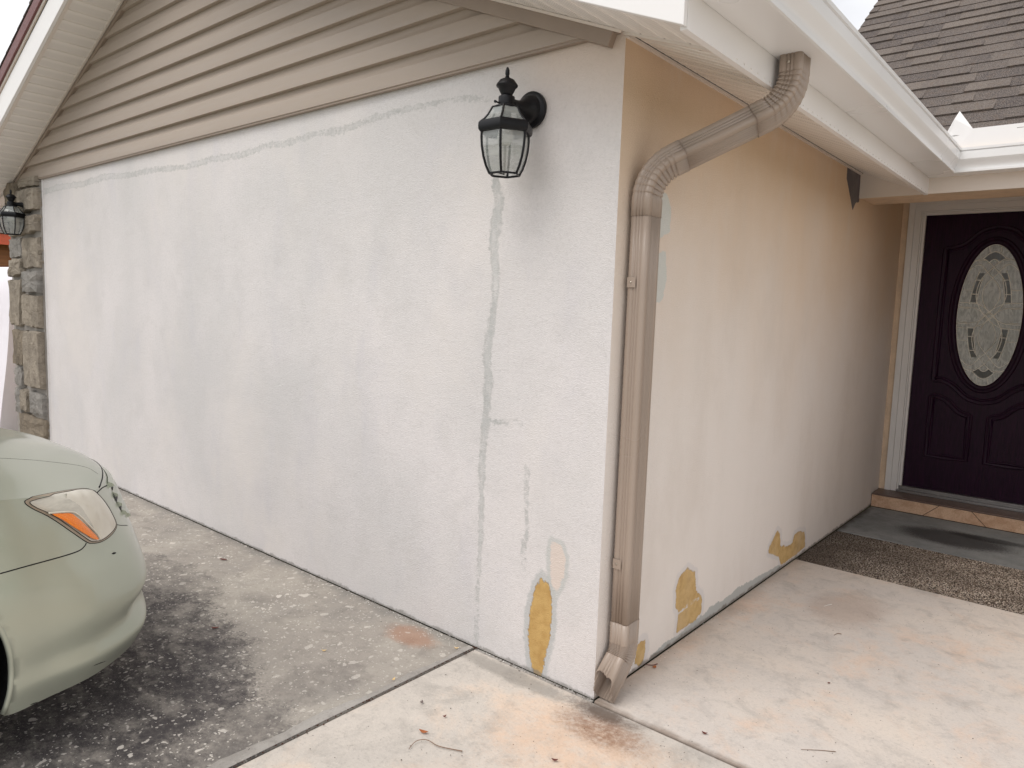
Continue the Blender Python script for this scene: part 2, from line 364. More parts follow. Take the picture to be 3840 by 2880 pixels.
MAT = dict(
    white_stucco=mat_white_stucco(), peach_stucco=mat_peach_stucco(),
    plain_stucco=simple('plain_stucco', (222, 198, 172), .9, bump=.4, bscale=120, spec=.2),
    siding=simple('vinyl_siding', (163, 149, 136), .5, var=.05, scale=2, bump=.12, bscale=40, src_scale=(.3, 1, 3)),
    tan_trim=simple('tan_trim', (148, 132, 118), .5, var=.06),
    soffit=mat_soffit(), white_trim=mat_metal_paint('white_trim', (240, 238, 237), .45),
    cream_trim=mat_metal_paint('cream_trim', (222, 212, 202), .5),
    gutter=mat_metal_paint('gutter_white', (236, 236, 236), .32),
    downspout=mat_metal_paint('downspout_tan', (164, 148, 135), .34),
    red_trim=simple('red_drip_edge', (112, 66, 64), .5), dark=simple('dark_void', (16, 14, 14), .9, spec=.1),
    shingle=mat_shingle(), black=simple('black_metal', (13, 13, 18), .42, .0, var=.3, scale=20, spec=.3),
    lantern_glass=mat_glass('lantern_glass'), bulb=simple('bulb_glass', (214, 214, 206), .25),
    candle=simple('candle_tube', (150, 146, 138), .5),
    stone=mat_stone(), mortar=simple('mortar', (150, 145, 139), .95, bump=.6, bscale=80, spec=.1),
    door=mat_door(), door_glass=mat_shade_glass('door_glass', (146, 150, 146), (198, 201, 197)),
    door_glass_dark=mat_shade_glass('door_glass_dark', (58, 60, 57), (78, 80, 76), .08),
    came=simple('lead_came', (232, 230, 220), .4, .0), frame=mat_metal_paint('frame_white', (230, 228, 226), .45),
    sill=simple('sill_metal', (140, 138, 138), .35, .7), tile=mat_tile(), brown_tile=simple('brown_tile', (104, 86, 78), .45),
    grout=simple('grout', (96, 80, 66), .95),
    drive=mat_concrete('driveway_concrete', (157, 150, 142), (175, 168, 158), (148, 143, 137), drive_stain, .8),
    walk=mat_concrete('walkway_concrete', (190, 183, 175), (205, 196, 186), (218, 196, 176), walk_stain, .0, spec_s=.7),
    porch=mat_concrete('porch_concrete', (200, 192, 185), (211, 200, 189), (214, 188, 168), porch_stain, .0, spec_s=.6),
    entry=mat_concrete('entry_concrete', (128, 130, 130), (146, 147, 146), (116, 118, 118), entry_stain, .0, spec_s=.6),
    aggregate=mat_aggregate(), pebble=mat_pebble(), band=mat_concrete('mortar_band', (156, 151, 145), (176, 171, 165), (142, 137, 131)),
    joint=simple('joint_dirt', (70, 54, 46), .98, var=.5, scale=30, bump=.8, bscale=200, spec=.05),
    lawn=simple('lawn', (92, 104, 66), .95, var=.4, scale=1.5, bump=1, bscale=60, spec=.1),
    road=simple('road', (110, 108, 106), .95, var=.15),
    paint=mat_paint_car(), seam=simple('panel_gap', (26, 25, 27), .6, spec=.2),
    tyre=simple('tyre_rubber', (30, 30, 31), .85, var=.3, scale=14, bump=.4), rim=simple('wheel_alloy', (150, 150, 150), .35, .8),
    car_glass=simple('car_glass', (34, 40, 40), .06, 0, spec=.8), lens=mat_lens(), bezel=simple('lamp_bezel', (164, 150, 132), .35, .3), lens_side=simple('lens_side', (200, 196, 184), .2, .3, var=.22, scale=5, src_scale=(1, 1, 5)), amber=mat_amber(),
    chrome=simple('chrome', (180, 172, 160), .2, .9), plastic=simple('black_plastic', (28, 28, 30), .6),
    red_lens=simple('red_lens', (120, 12, 12), .2), tarp=simple('white_tarp', (236, 232, 238), .6, var=.04, scale=2, bump=.5, bscale=5),
    orange=simple('orange_paint', (214, 98, 68), .6), wood=simple('brown_boards', (150, 98, 62), .7, var=.2, scale=3, src_scale=(1, .3, 4)),
    pipe=simple('grey_pipe', (140, 128, 118), .6), leaf=simple('dry_leaf', (168, 98, 52), .7, var=.35, scale=60),
    leaf_red=simple('dark_leaf', (104, 52, 42), .7, var=.35, scale=60), leaf_yel=simple('pale_leaf', (214, 184, 132), .7, var=.2, scale=60),
    leaf_grey=simple('grey_leaf', (112, 98, 94), .8, var=.3, scale=60), twig=simple('twig_bark', (128, 104, 86), .85, var=.3, scale=90),
    crumb_dark=simple('crumb_dark', (82, 72, 64), .95, var=.4, scale=40, spec=.1), crumb_brown=simple('crumb_brown', (84, 54, 44), .95, var=.4, scale=40, spec=.1),
    paper=simple('white_scrap', (232, 228, 222), .8, var=.05),
)

# ------------------------------------------------------------------ object helpers
def root(name, loc, label, cat, group=None):
    o = bpy.data.objects.new(name, None); COL.objects.link(o); o.location = loc
    o.empty_display_size = .1
    o['label'] = label; o['category'] = cat
    if group: o['group'] = group
    return o
def tag(o, label, cat, group=None):
    o['label'] = label; o['category'] = cat
    if group: o['group'] = group
    return o
def wloc(o):
    v = Vector(o.location)
    if o.parent: v = v + wloc(o.parent)
    return v
def mesh(name, vs, fs, mat, parent=None, smooth=False, kind=None, attrs=None, mats=None, fmat=None, loc=(0, 0, 0)):
    """vs are world coordinates (or local when loc is given)"""
    off = wloc(parent) if parent else Vector(loc)
    me = bpy.data.meshes.new(name)
    me.from_pydata([(v[0] - off.x, v[1] - off.y, v[2] - off.z) for v in vs], [], fs)
    o = bpy.data.objects.new(name, me); COL.objects.link(o)
    if parent: o.parent = parent
    else: o.location = off
    for m in ([mat] if mats is None else mats): me.materials.append(MAT[m] if isinstance(m, str) else m)
    if fmat is not None: me.polygons.foreach_set('material_index', fmat)
    if smooth: me.polygons.foreach_set('use_smooth', [True] * len(me.polygons))
    if attrs:
        for k, a in attrs.items():
            at = me.attributes.new(k, 'FLOAT', 'POINT' if len(a) == len(me.vertices) else 'FACE'); at.data.foreach_set('value', [float(x) for x in a])
    if kind: o['kind'] = kind
    me.update()
    return o
def fixn(o):
    bm = bmesh.new(); bm.from_mesh(o.data); bmesh.ops.recalc_face_normals(bm, faces=bm.faces); bm.to_mesh(o.data); bm.free(); return o
def autosmooth(o, ang=35):
    o.data.polygons.foreach_set('use_smooth', [True] * len(o.data.polygons))
    bm = bmesh.new(); bm.from_mesh(o.data)
    for e in bm.edges:
        if len(e.link_faces) == 2 and e.calc_face_angle(0) > math.radians(ang): e.smooth = False
    bm.to_mesh(o.data); bm.free(); return o

class B:
    """collects shapes into one mesh"""
    def __init__(s): s.v = []; s.f = []; s.m = []; s.a = []
    def add(s, vs, fs, mi=0, tone=None):
        k = len(s.v); s.v += [tuple(v) for v in vs]; s.f += [[i + k for i in f] for f in fs]; s.m += [mi] * len(fs)
        if tone is not None: s.a += [tone] * len(vs)
    def box(s, x0, x1, y0, y1, z0, z1, mi=0, tone=None):
        vs = [(x, y, z) for x in (x0, x1) for y in (y0, y1) for z in (z0, z1)]
        s.add(vs, [(0, 1, 3, 2), (4, 6, 7, 5), (0, 4, 5, 1), (2, 3, 7, 6), (0, 2, 6, 4), (1, 5, 7, 3)], mi, tone)
    def bar(s, p, q, w, h, up=(0, 0, 1), mi=0):
        p, q = Vector(p), Vector(q); d = (q - p).normalized(); u = Vector(up); r = d.cross(u).normalized(); u = r.cross(d)
        vs = []
        for c in (p, q):
            for a, b_ in ((-1, -1), (1, -1), (1, 1), (-1, 1)): vs.append(c + r * a * w / 2 + u * b_ * h / 2)
        s.add(vs, [(0, 3, 2, 1), (4, 5, 6, 7), (0, 1, 5, 4), (1, 2, 6, 5), (2, 3, 7, 6), (3, 0, 4, 7)], mi)
    def tube(s, pts, r, n=8, closed=False, mi=0, cap=True):
        pts = [Vector(p) for p in pts]; N = len(pts); rings = []
        prev = None
        for i, p in enumerate(pts):
            a = pts[(i - 1) % N] if (closed or i > 0) else p; b_ = pts[(i + 1) % N] if (closed or i < N - 1) else p
            d = (b_ - a).normalized()
            if prev is None:
                prev = d.orthogonal().normalized()
            prev = (prev - d * prev.dot(d)).normalized(); q = d.cross(prev)
            rr = r[i] if isinstance(r, (list, tuple)) else r
            rings.append([p + (prev * math.cos(t) + q * math.sin(t)) * rr for t in [2 * math.pi * k / n for k in range(n)]])
        vs = [v for ring in rings for v in ring]; fs = []
        for i in range(N if closed else N - 1):
            j = (i + 1) % N
            for k in range(n): fs.append((i * n + k, i * n + (k + 1) % n, j * n + (k + 1) % n, j * n + k))
        if not closed and cap: fs += [tuple(range(n))[::-1], tuple((N - 1) * n + k for k in range(n))]
        s.add(vs, fs, mi)
    def lathe(s, prof, c, n=24, axis='z', mi=0, phase=0., cap=True):
        """prof: list of (r, h)"""
        vs = []; c = Vector(c)
        for r, h in prof:
            for k in range(n):
                t = 2 * math.pi * k / n + phase
                if axis == 'z': vs.append(c + Vector((r * math.cos(t), r * math.sin(t), h)))
                elif axis == 'y': vs.append(c + Vector((r * math.cos(t), -h, r * math.sin(t))))
                else: vs.append(c + Vector((h, r * math.cos(t), r * math.sin(t))))
        fs = []
        for i in range(len(prof) - 1):
            for k in range(n): fs.append((i * n + k, i * n + (k + 1) % n, (i + 1) * n + (k + 1) % n, (i + 1) * n + k))
        if cap: fs += [tuple(range(n))[::-1], tuple((len(prof) - 1) * n + k for k in range(n))]
        s.add(vs, fs, mi)
    def prism(s, poly, fn0, fn1, mi=0, tone=None):
        """closed polygon of 2D points, fn0/fn1 map it to the two end faces"""
        n = len(poly); vs = [fn0(p) for p in poly] + [fn1(p) for p in poly]
        s.add(vs, [tuple(range(n))[::-1], tuple(range(n, 2 * n))] + [(i, (i + 1) % n, n + (i + 1) % n, n + i) for i in range(n)], mi, tone)
    def obj(s, name, mat, parent=None, smooth=False, fix=True, bevel=0., auto=0, kind=None, loc=(0, 0, 0), segs=2):
        mats = mat if isinstance(mat, list) else None
        o = mesh(name, s.v, s.f, mat if mats is None else None, parent, smooth, kind, {'tone': s.a} if s.a and len(s.a) == len(s.v) else None, mats, s.m if mats else None, loc)
        if fix: fixn(o)
        if auto: autosmooth(o, auto)
        if bevel:
            b = o.modifiers.new('bevel', 'BEVEL'); b.width = bevel; b.segments = segs; b.limit_method = 'ANGLE'; b.angle_limit = math.radians(40)
        return o

def sdf_poly(P, poly):
    """signed distance (negative inside) of points P (N,2) to a closed polygon"""
    poly = np.array(poly, float); d = np.full(len(P), 1e9); inside = np.zeros(len(P), bool)
    for i in range(len(poly)):
        a, b = poly[i], poly[(i + 1) % len(poly)]; ab = b - a; t = np.clip(((P - a) @ ab) / (ab @ ab + 1e-12), 0, 1)
        d = np.minimum(d, np.linalg.norm(P - (a + t[:, None] * ab), axis=1))
        c = ((a[1] > P[:, 1]) != (b[1] > P[:, 1])); xi = (b[0] - a[0]) * (P[:, 1] - a[1]) / (b[1] - a[1] + 1e-12) + a[0]
        inside ^= c & (P[:, 0] < xi)
    return np.where(inside, -d, d)
def sdf_line(P, line, hw):
    line = np.array(line, float); d = np.full(len(P), 1e9)
    hw = np.interp(np.linspace(0, 1, len(line)), np.linspace(0, 1, len(hw)), hw)
    for i in range(len(line) - 1):
        a, b = line[i], line[i + 1]; ab = b - a; t = np.clip(((P - a) @ ab) / (ab @ ab + 1e-12), 0, 1)
        d = np.minimum(d, np.linalg.norm(P - (a + t[:, None] * ab), axis=1) - (hw[i] + (hw[i + 1] - hw[i]) * t))
    return d
def catmull(pts, n, closed=False):
    pts = [np.array(p, float) for p in pts]; N = len(pts); out_ = []
    segs = N if closed else N - 1
    for i in range(segs):
        g = (lambda k: pts[k % N]) if closed else (lambda k: pts[min(max(k, 0), N - 1)])
        p0, p1, p2, p3 = g(i - 1), g(i), g(i + 1), g(i + 2)
        for k in range(n):
            t = k / n; out_.append(.5 * (2 * p1 + (p2 - p0) * t + (2 * p0 - 5 * p1 + 4 * p2 - p3) * t * t + (3 * p1 - 3 * p2 + p3 - p0) * t ** 3))
    if not closed: out_.append(pts[-1])
    return out_

# ------------------------------------------------------------------ ground and slabs (setting)
def slab(name, x0, x1, y0, y1, z, mat, n=1, kind='structure', thick=.12, bevel=.006):
    b = B(); b.box(x0, x1, y0, y1, z - thick, z); return b.obj(name, mat, None, bevel=bevel, kind=kind)
g = mesh('ground', [(-900, -900, -.16), (900, -900, -.16), (900, 900, -.16), (-900, 900, -.16)], [(0, 1, 2, 3)], 'lawn', kind='structure')
mesh('joint_bed', [(-9.9, -7.8, -.02), (5.8, -7.8, -.02), (5.8, 0, -.02), (-9.9, 0, -.02), (0, 0, -.02), (5.8, 3.9, -.02), (0, 3.9, -.02)], [(0, 1, 2, 4, 3), (4, 2, 5, 6)], 'joint', kind='structure')
slab('driveway', -9.9, -.5885, -7.8, -.004, 0, 'drive')
slab('walkway', -.5815, 9.5, -7.8, -.015, -.002, 'walk')  # walkway and porch_floor extended out of view to bounce light under the eaves
slab('porch_floor', .004, 9.5, -.006, 2.118, 0, 'porch')
slab('aggregate_path', .004, 5.8, 2.126, 2.912, -.004, 'aggregate', bevel=0)
def pebbles():
    rnd = np.random.RandomState(4); vs = []; fs = []; tone = []; st_ = .0096
    for i, x in enumerate(np.arange(.012, 1.24, st_)):
        for y in np.arange(2.134, 2.905, st_):
            px, py = x + rnd.uniform(-.005, .005), y + rnd.uniform(-.005, .005); a, b_ = rnd.uniform(.0026, .0056), rnd.uniform(.0022, .0040); r_ = rnd.uniform(0, 3.14); h = rnd.uniform(.0015, .0042); k0 = len(vs)
            for k in range(6):
                t = k * math.pi / 3; u, v = a * math.cos(t), b_ * math.sin(t); vs.append((px + u * math.cos(r_) - v * math.sin(r_), py + u * math.sin(r_) + v * math.cos(r_), -.0045))
            for k in range(6):
                t = k * math.pi / 3; u, v = .65 * a * math.cos(t), .65 * b_ * math.sin(t); vs.append((px + u * math.cos(r_) - v * math.sin(r_), py + u * math.sin(r_) + v * math.cos(r_), -.004 + h))
            fs += [(k0 + k, k0 + (k + 1) % 6, k0 + 6 + (k + 1) % 6, k0 + 6 + k) for k in range(6)] + [tuple(k0 + 6 + k for k in range(6))]
            tone += [rnd.uniform(0, 1)] * 12
    mesh('pebbles', vs, fs, 'pebble', attrs=dict(tone=tone), smooth=False, kind='stuff')
pebbles()
slab('entry_floor', .004, 5.8, 2.920, 3.776, .0, 'entry')
mesh('road', [(-60, -18, -.156), (60, -18, -.156), (60, -10, -.156), (-60, -10, -.156)], [(0, 1, 2, 3)], 'road', kind='structure')
b = B(); b.box(-.5815, .0, -.0155, .0, -.06, -.004); b.obj('joint_filler', 'band', None, kind='structure')
# mortar smeared along the driveway joint
b = B(); ys = np.linspace(-.02, -3.2, 120); random.seed(3)
wv = [.036 + .012 * math.sin(y * 5) + .008 * math.sin(y * 17 + 1) + random.uniform(-.004, .004) for y in ys]; wv[0] = .02; wv[1] = .03
vs = []
for y, wi in zip(ys, wv): vs += [(-.5865, y, .004), (-.594, y, .0085), (-.592 - wi * .7, y, .0065), (-.592 - wi, y, .0005)]
fs = [(4 * i + k, 4 * i + k + 1, 4 * i + 5 + k, 4 * i + 4 + k) for i in range(len(ys) - 1) for k in range(3)]
mesh('mortar_strip', vs, fs, 'band', kind='structure', smooth=True)

# ------------------------------------------------------------------ house
HZ = 2.33       # soffit height at the wall
SL = .41        # roof slope of the garage wing
LX = -6.36      # left end of the garage wing
house = root('house', (0, 0, 0), 'house with a patched white garage wall, peach side wall and purple front door', 'house')
def wall_grid(name, u0, u1, z1, conv, mat, attrs, step=.02):
    nu = int(round((u1 - u0) / step)); nv = int(round(z1 / step))
    us = np.linspace(u0, u1, nu + 1); zs = np.linspace(0, z1, nv + 1); U, Z = np.meshgrid(us, zs)
    P = np.stack([U.ravel(), Z.ravel()], 1)
    fs = [(j * (nu + 1) + i, j * (nu + 1) + i + 1, (j + 1) * (nu + 1) + i + 1, (j + 1) * (nu + 1) + i) for j in range(nv) for i in range(nu)]
    return mesh(name, [conv(u, z) for u, z in P], fs, mat, house, attrs={k: f(P) for k, f in attrs.items()})
Hl = [(-5.56, 2.228), (-5.1, 2.236), (-4.7, 2.222), (-4.3, 2.238), (-3.9, 2.215), (-3.5, 2.214), (-3.1, 2.190), (-2.75, 2.203), (-2.438, 2.192), (-2.2, 2.212), (-1.98, 2.204), (-1.748, 2.218), (-1.528, 2.208), (-1.324, 2.23), (-1.106, 2.239), (-.906, 2.24), (-.746, 2.234), (-.597, 2.205)]
Vl = [(-.559, 1.894), (-.537, 1.825), (-.548, 1.738), (-.559, 1.65), (-.545, 1.56), (-.541, 1.453), (-.556, 1.344), (-.576, 1.233), (-.566, 1.122), (-.567, 1.011), (-.58, .858), (-.586, .743), (-.58, .59), (-.579, .435), (-.588, .275), (-.588, .155), (-.588, .0)]
C1 = [(-.528, .954), (-.467, .962), (-.415, .98), (-.389, .99), (-.388, .957)]
C2 = [(-.396, .815), (-.343, .796), (-.353, .767), (-.344, .641), (-.339, .597), (-.342, .523), (-.356, .489), (-.347, .398)]
def d_fill(P):
    d = sdf_line(P, Vl, [.017, .022, .013, .020, .013, .008, .008])
    d = np.minimum(d, sdf_line(P, Hl, [.020, .018, .012, .013, .010, .012, .008, .004]))
    d = np.minimum(d, sdf_line(P, C1, [.006, .004, .001])); d = np.minimum(d, sdf_line(P, C2, [.003, .006, .003, .009, .003]))
    return d
tanW = [(-.26, .394), (-.291, .33), (-.309, .241), (-.313, .127), (-.297, .038), (-.275, -.02), (-.246, -.02), (-.227, .082), (-.209, .18), (-.206, .291), (-.219, .369)]
pinkW = [(-.219, .544), (-.175, .537), (-.152, .495), (-.156, .422), (-.191, .341), (-.215, .388), (-.223, .467)]
cornW = [(-.5, 2.5), (-.3, 2.30), (-.12, 2.26), (.1, 2.18), (.2, 2.5)]
wall_grid('wall', -5.56, 0, 2.36, lambda u, z: (u, 0, z), 'white_stucco',
          dict(d_fill=d_fill, d_tan=lambda P: sdf_poly(P, tanW), d_pink=lambda P: sdf_poly(P, pinkW), d_corner=lambda P: sdf_poly(P, cornW)))
t1 = [(.702, .31), (.63, .29), (.606, .246), (.616, .161), (.645, .126), (.634, .041), (.704, .039), (.817, .04), (.873, .06), (.873, .123), (.848, .155), (.804, .179), (.78, .271)]
t2 = [(.332, .109), (.358, .102), (.371, .061), (.359, .026), (.338, .01), (.316, .009), (.29, .03), (.29, .1)]
t3 = [(1.789, .243), (1.839, .212), (1.853, .142), (1.96, .11), (2.056, .105), (2.075, .152), (2.153, .156), (2.26, .132), (2.295, .03), (2.129, .02), (1.884, .02), (1.848, .08), (1.68, .144), (1.683, .173), (1.743, .21)]
bs = [(1.872, .027), (1.485, .046), (1.304, .059), (1.22, .053), (1.126, .045), (.958, .056), (.936, .041), (.794, .042), (.652, .025), (.557, .031), (.478, .023), (.394, .009), (.394, -.03), (1.894, -.03)]
l1 = [(.15, 1.86), (.282, 1.851), (.335, 1.85), (.377, 1.805), (.376, 1.718), (.3, 1.685), (.15, 1.68)]
l2 = [(.15, 1.64), (.272, 1.632), (.352, 1.639), (.371, 1.544), (.345, 1.456), (.292, 1.445), (.15, 1.44)]
fl = [(2.52, 2.40), (2.80, 2.40), (2.83, 2.15), (2.76, 2.139), (2.70, 2.084), (2.64, 2.143), (2.58, 2.203), (2.53, 2.25)]
wall_grid('side_wall', 0, 4.0, 2.36, lambda u, z: (0, u, z), 'peach_stucco',
          dict(d_tan=lambda P: np.minimum(np.minimum(sdf_poly(P, t1), sdf_poly(P, t2)), sdf_poly(P, t3)), d_base=lambda P: sdf_poly(P, bs),
               d_gap=lambda P: sdf_line(P, [(.60, .118), (.725, .136), (.90, .136)], [.004, .007, .006]),
               d_light=lambda P: np.minimum(sdf_poly(P, l1), sdf_poly(P, l2)), d_flap=lambda P: sdf_poly(P, fl)), step=.016)
# remaining walls of the garage wing and main house (unseen from here, closed for other views), plus two added shading walls
b = B()
b.box(LX, -5.56, -.002, .2, 0, 2.33); b.box(LX, LX + .2, .2, 9, 0, 2.33); b.box(-5.56, -.02, .12, .2, 0, 2.34)
b.box(.0, .045, 4.0, 4.15, 0, 2.45); b.box(.045, 1.18, 4.0, 4.15, 2.30, 2.45); b.box(1.18, 6.2, 4.0, 4.15, 0, 2.45)
b.box(LX + .2, 6.2, 8.8, 9, 0, 2.45); b.box(6.0, 6.2, 4.15, 8.8, 0, 2.45)
b.box(-.3, -.1, 3.4, 8.8, 2.35, 2.6); b.box(1.26, 1.5, 2.84, 3.999, 0, 2.17); b.box(1.50, 1.70, 2.0, 2.80, 0, 2.17)  # last two: unseen walls added to darken the side wall by the door
b.obj('wall', 'plain_stucco', house)
b = B(); b.box(.0, 6.2, 2.83, 3.17, 2.174, 2.425); b.obj('porch_beam', 'plain_stucco', house, bevel=.004)
b = B(); b.box(.0, 6.2, 3.17, 4.0, 2.40, 2.44); b.obj('porch_ceiling', 'plain_stucco', house)
b = B(); b.box(.15, 1.1, 4.12, 4.16, .0, 2.3); b.obj('door_backing', 'dark', house)

# --- siding: one mesh, dutch-lap courses clipped to the gable
def zx_l(z): return -6.25 + (z - 2.328) / SL
def zx_r(z): return (2.325 - z) / SL
b = B(); z0 = 2.335; CH = .1165; k = 0
prof = [(0, -.003), (.0005, -.024), (.003, -.0275), (.010, -.027), (.070, -.0195), (.078, -.0135), (.088, -.0085), (.100, -.006), (CH + .004, -.005)]
while z0 + k * CH < 3.62:
    zb = z0 + k * CH; k += 1
    vs = []
    for dz, y in prof:
        z = zb + dz; zc_ = min(z, 3.60); xl = min(zx_l(zc_) - .0, -3.13); xr = max(zx_r(zc_), -3.14); vs += [(xl, y, z), (xr, y, z)]
    b.add(vs, [(2 * i, 2 * i + 1, 2 * i + 3, 2 * i + 2) for i in range(len(prof) - 1)])
o = b.obj('siding', 'siding', house, fix=False); autosmooth(o, 50)
b = B(); b.bar((-6.25, -.0125, 2.332), (-.02, -.0125, 2.332), .021, .010); b.obj('starter_strip', 'tan_trim', house)
b = B(); b.prism([(-6.3, 2.34), (-.06, 2.34), (-3.135, 3.6)], lambda p: (p[0], .004, p[1]), lambda p: (p[0], .12, p[1])); b.obj('gable_backing', 'dark', house)

# --- soffits: ribbed panels with rows of perforations
def soffit(name, P0, along, across, La, Lc, rib=.107, depth=.007, clip=None):
    P0, A, C_ = Vector(P0), Vector(along).normalized(), Vector(across).normalized(); N = A.cross(C_).normalized()
    if N.z > 0: N = -N
    us = []; u = 0.
    while u < La + 1e-6:
        for du, h in ((0, 0), (.006, 0), (.010, -depth), (.016, -depth), (.020, 0)):
            if u + du <= La: us.append((u + du, h))
        u += rib
    us.append((La, 0)); vs = []; al = []; ac = []
    for u, h in us:
        for c in (0, Lc):
            cc = c if clip is None else min(c, clip(u)) if c else 0
            vs.append(P0 + A * u + C_ * cc + N * h); al.append(u); ac.append(cc)
    fs = [(2 * i, 2 * i + 1, 2 * i + 3, 2 * i + 2) for i in range(len(us) - 1)]
    return mesh(name, vs, fs, 'soffit', house, attrs=dict(s_along=al, s_across=ac))
OH = .385; FY = -.311
rk = Vector((1, 0, SL)).normalized(); rr_ = Vector((-1, 0, SL)).normalized()
run = (3.125 + OH + .02) * math.sqrt(1 + SL * SL)
XL = -6.25 - OH; zE = HZ - SL * OH
soffit('soffit', (XL, 0, zE - .002), rk, (0, -1, 0), run, .311)
soffit('soffit', (OH, 0, zE - .002), rr_, (0, -1, 0), run, .311)
soffit('soffit', (0, 0, HZ - .001), (0, 1, 0), (1, 0, -SL), 2.84, OH * math.sqrt(1 + SL * SL), rib=.0535, depth=.006)
soffit('soffit', (-6.25, 0, HZ - .001), (0, 1, 0), (-1, 0, -SL), 8.8, OH * math.sqrt(1 + SL * SL), rib=.107)
# trims round the soffits
b = B(); b.bar((-6.27, -.014, 2.328 - .016 - .008), (-3.125, -.014, 2.328 - .024 + SL * 3.125 + .008), .028, .034, up=(-SL, 0, 1))
b.bar((-.04, -.016, HZ - .036 + .016), (-3.125, -.016, HZ - .036 + SL * 3.125), .030, .052, up=(SL, 0, 1))
b.obj('gable_trim', 'tan_trim', house, bevel=.002)
b = B()
b.bar((.0, -.010, HZ - .006), (.36, -.085, HZ - SL * .36 - .006), .014, .009, up=(SL, 0, 1))
b.bar((.006, 0, HZ - .010), (.006, 2.83, HZ - .010), .012, .016)
b.bar((-3.125, -.034, HZ + SL * 3.12 - .007), (-.0, -.034, HZ - .008), .010, .009, up=(SL, 0, 1))
b.bar((-6.27, -.040, 2.318), (-3.125, -.040, 2.318 + SL * 3.145), .010, .008, up=(-SL, 0, 1))
b.bar((-6.27, -.060, 2.312), (XL + .02, -.13, zE - .004), .028, .008, up=(-SL, 0, 1))
b.bar((-6.27, -.012, 2.312), (XL + .02, -.05, zE - .004), .05, .006, up=(-SL, 0, 1))
b.obj('soffit_trim', 'cream_trim', house)
b = B(); b.bar((.0125, 0, HZ - .006), (.0125, 2.83, HZ - .006), .0035, .003); b.bar((.0, -.0, HZ - .001), (.38, -.075, HZ - SL * .38 - .001), .03, .006, up=(SL, 0, 1)); b.obj('soffit_gap', 'dark', house)

# --- fascias
def rake_board(b, x0, z0_, x1, z1_, h0, h1, y0, y1):
    vs = [(x0, y0, z0_ + h0), (x1, y0, z1_ + h0), (x1, y0, z1_ + h1), (x0, y0, z0_ + h1), (x0, y1, z0_ + h0), (x1, y1, z1_ + h0), (x1, y1, z1_ + h1), (x0, y1, z0_ + h1)]
    b.add(vs, [(0, 1, 2, 3), (4, 7, 6, 5), (0, 4, 5, 1), (3, 2, 6, 7), (0, 3, 7, 4), (1, 5, 6, 2)])
zP = zE + SL * (3.125 + OH)
b = B(); rake_board(b, XL, zE, -3.125, zP, -.004, .190, FY - .02, FY); rake_board(b, OH, zE, -3.125, zP, -.004, .190, FY - .02, FY)
b.obj('rake_fascia', 'white_trim', house, bevel=.002)
b = B(); rake_board(b, XL, zE, -3.125, zP, -.008, .0, FY - .0, FY + .022); b.obj('fascia_return', 'cream_trim', house)
b = B(); rake_board(b, XL - .01, zE, -3.125, zP, .190, .212, FY - .03, FY); rake_board(b, OH + .01, zE, -3.125, zP, .190, .212, FY - .03, FY)
b.obj('drip_flashing', 'cream_trim', house)
b = B(); rake_board(b, XL - .01, zE, -3.125, zP, .212, .292, FY - .045, FY); rake_board(b, OH + .01, zE, -3.125, zP, .212, .292, FY - .045, FY); b.obj('drip_edge', 'red_trim', house)
b = B(); b.box(OH - .02, OH, FY + .001, 2.815, zE - .008, 2.43); b.obj('eave_fascia', 'white_trim', house)
b = B(); b.box(XL, XL + .02, FY + .001, 9, zE - .008, 2.40); b.obj('eave_fascia', 'white_trim', house)
b = B(); b.box(.0, 6.2, 2.815, 2.828, 2.170, 2.38); b.obj('eave_fascia', 'cream_trim', house, bevel=.002)
b = B(); b.box(-.05, 6.2, 2.872, 2.884, 2.46, 2.535); b.box(.578, 6.2, 2.852, 2.872, 2.30, 2.532)
b.obj('eave_flashing', 'white_trim', house)
b = B()
tri = [(.580, 2.850, 2.34), (.580, 2.850, 2.528), (.500, 2.875, 2.645), (.480, 2.862, 2.60), (.452, 2.850, 2.53), (.452, 2.850, 2.34)]
b.add([Vector(p) for p in tri] + [Vector(p) + Vector((-.003, .003, 0)) for p in tri], [(0, 1, 2, 3, 4, 5), (11, 10, 9, 8, 7, 6)] + [(i, (i + 1) % 6, 6 + (i + 1) % 6, 6 + i) for i in range(6)])
b.obj('splash_guard', 'white_trim', house)

# --- K-style gutter with mitred inside corner
gp = [(0, .130), (0, 0), (.138, 0), (.1445, .003), (.1450, .016), (.1385, .018), (.1385, .026), (.1440, .040), (.1560, .056), (.1650, .072), (.1670, .112), (.1610, .117), (.1700, .120), (.1710, .134), (.163, .136)]
gi = [(.159, .130), (.159, .112), (.157, .072), (.148, .058), (.137, .043), (.132, .028), (.132, .004), (.003, .004), (.003, .130)]
gpf = gp + gi; nG = len(gpf); GX, GY, GZ = OH + .001, 2.862, 2.262
vs = [(GX + d, -.335, GZ + h) for d, h in gpf] + [(GX + d, GY - d, GZ + h) for d, h in gpf] + [(6.2, GY - d, GZ + h) for d, h in gpf]
fs = [(s * nG + i, s * nG + (i + 1) % nG, (s + 1) * nG + (i + 1) % nG, (s + 1) * nG + i) for s in (0, 1) for i in range(nG)]
o = mesh('gutter', vs, fs, 'gutter', house); fixn(o); autosmooth(o, 24)
b = B(); b.prism(gp, lambda p: (GX + p[0], -.338, GZ + p[1]), lambda p: (GX + p[0], -.334, GZ + p[1])); b.obj('gutter_end_cap', 'gutter', o)

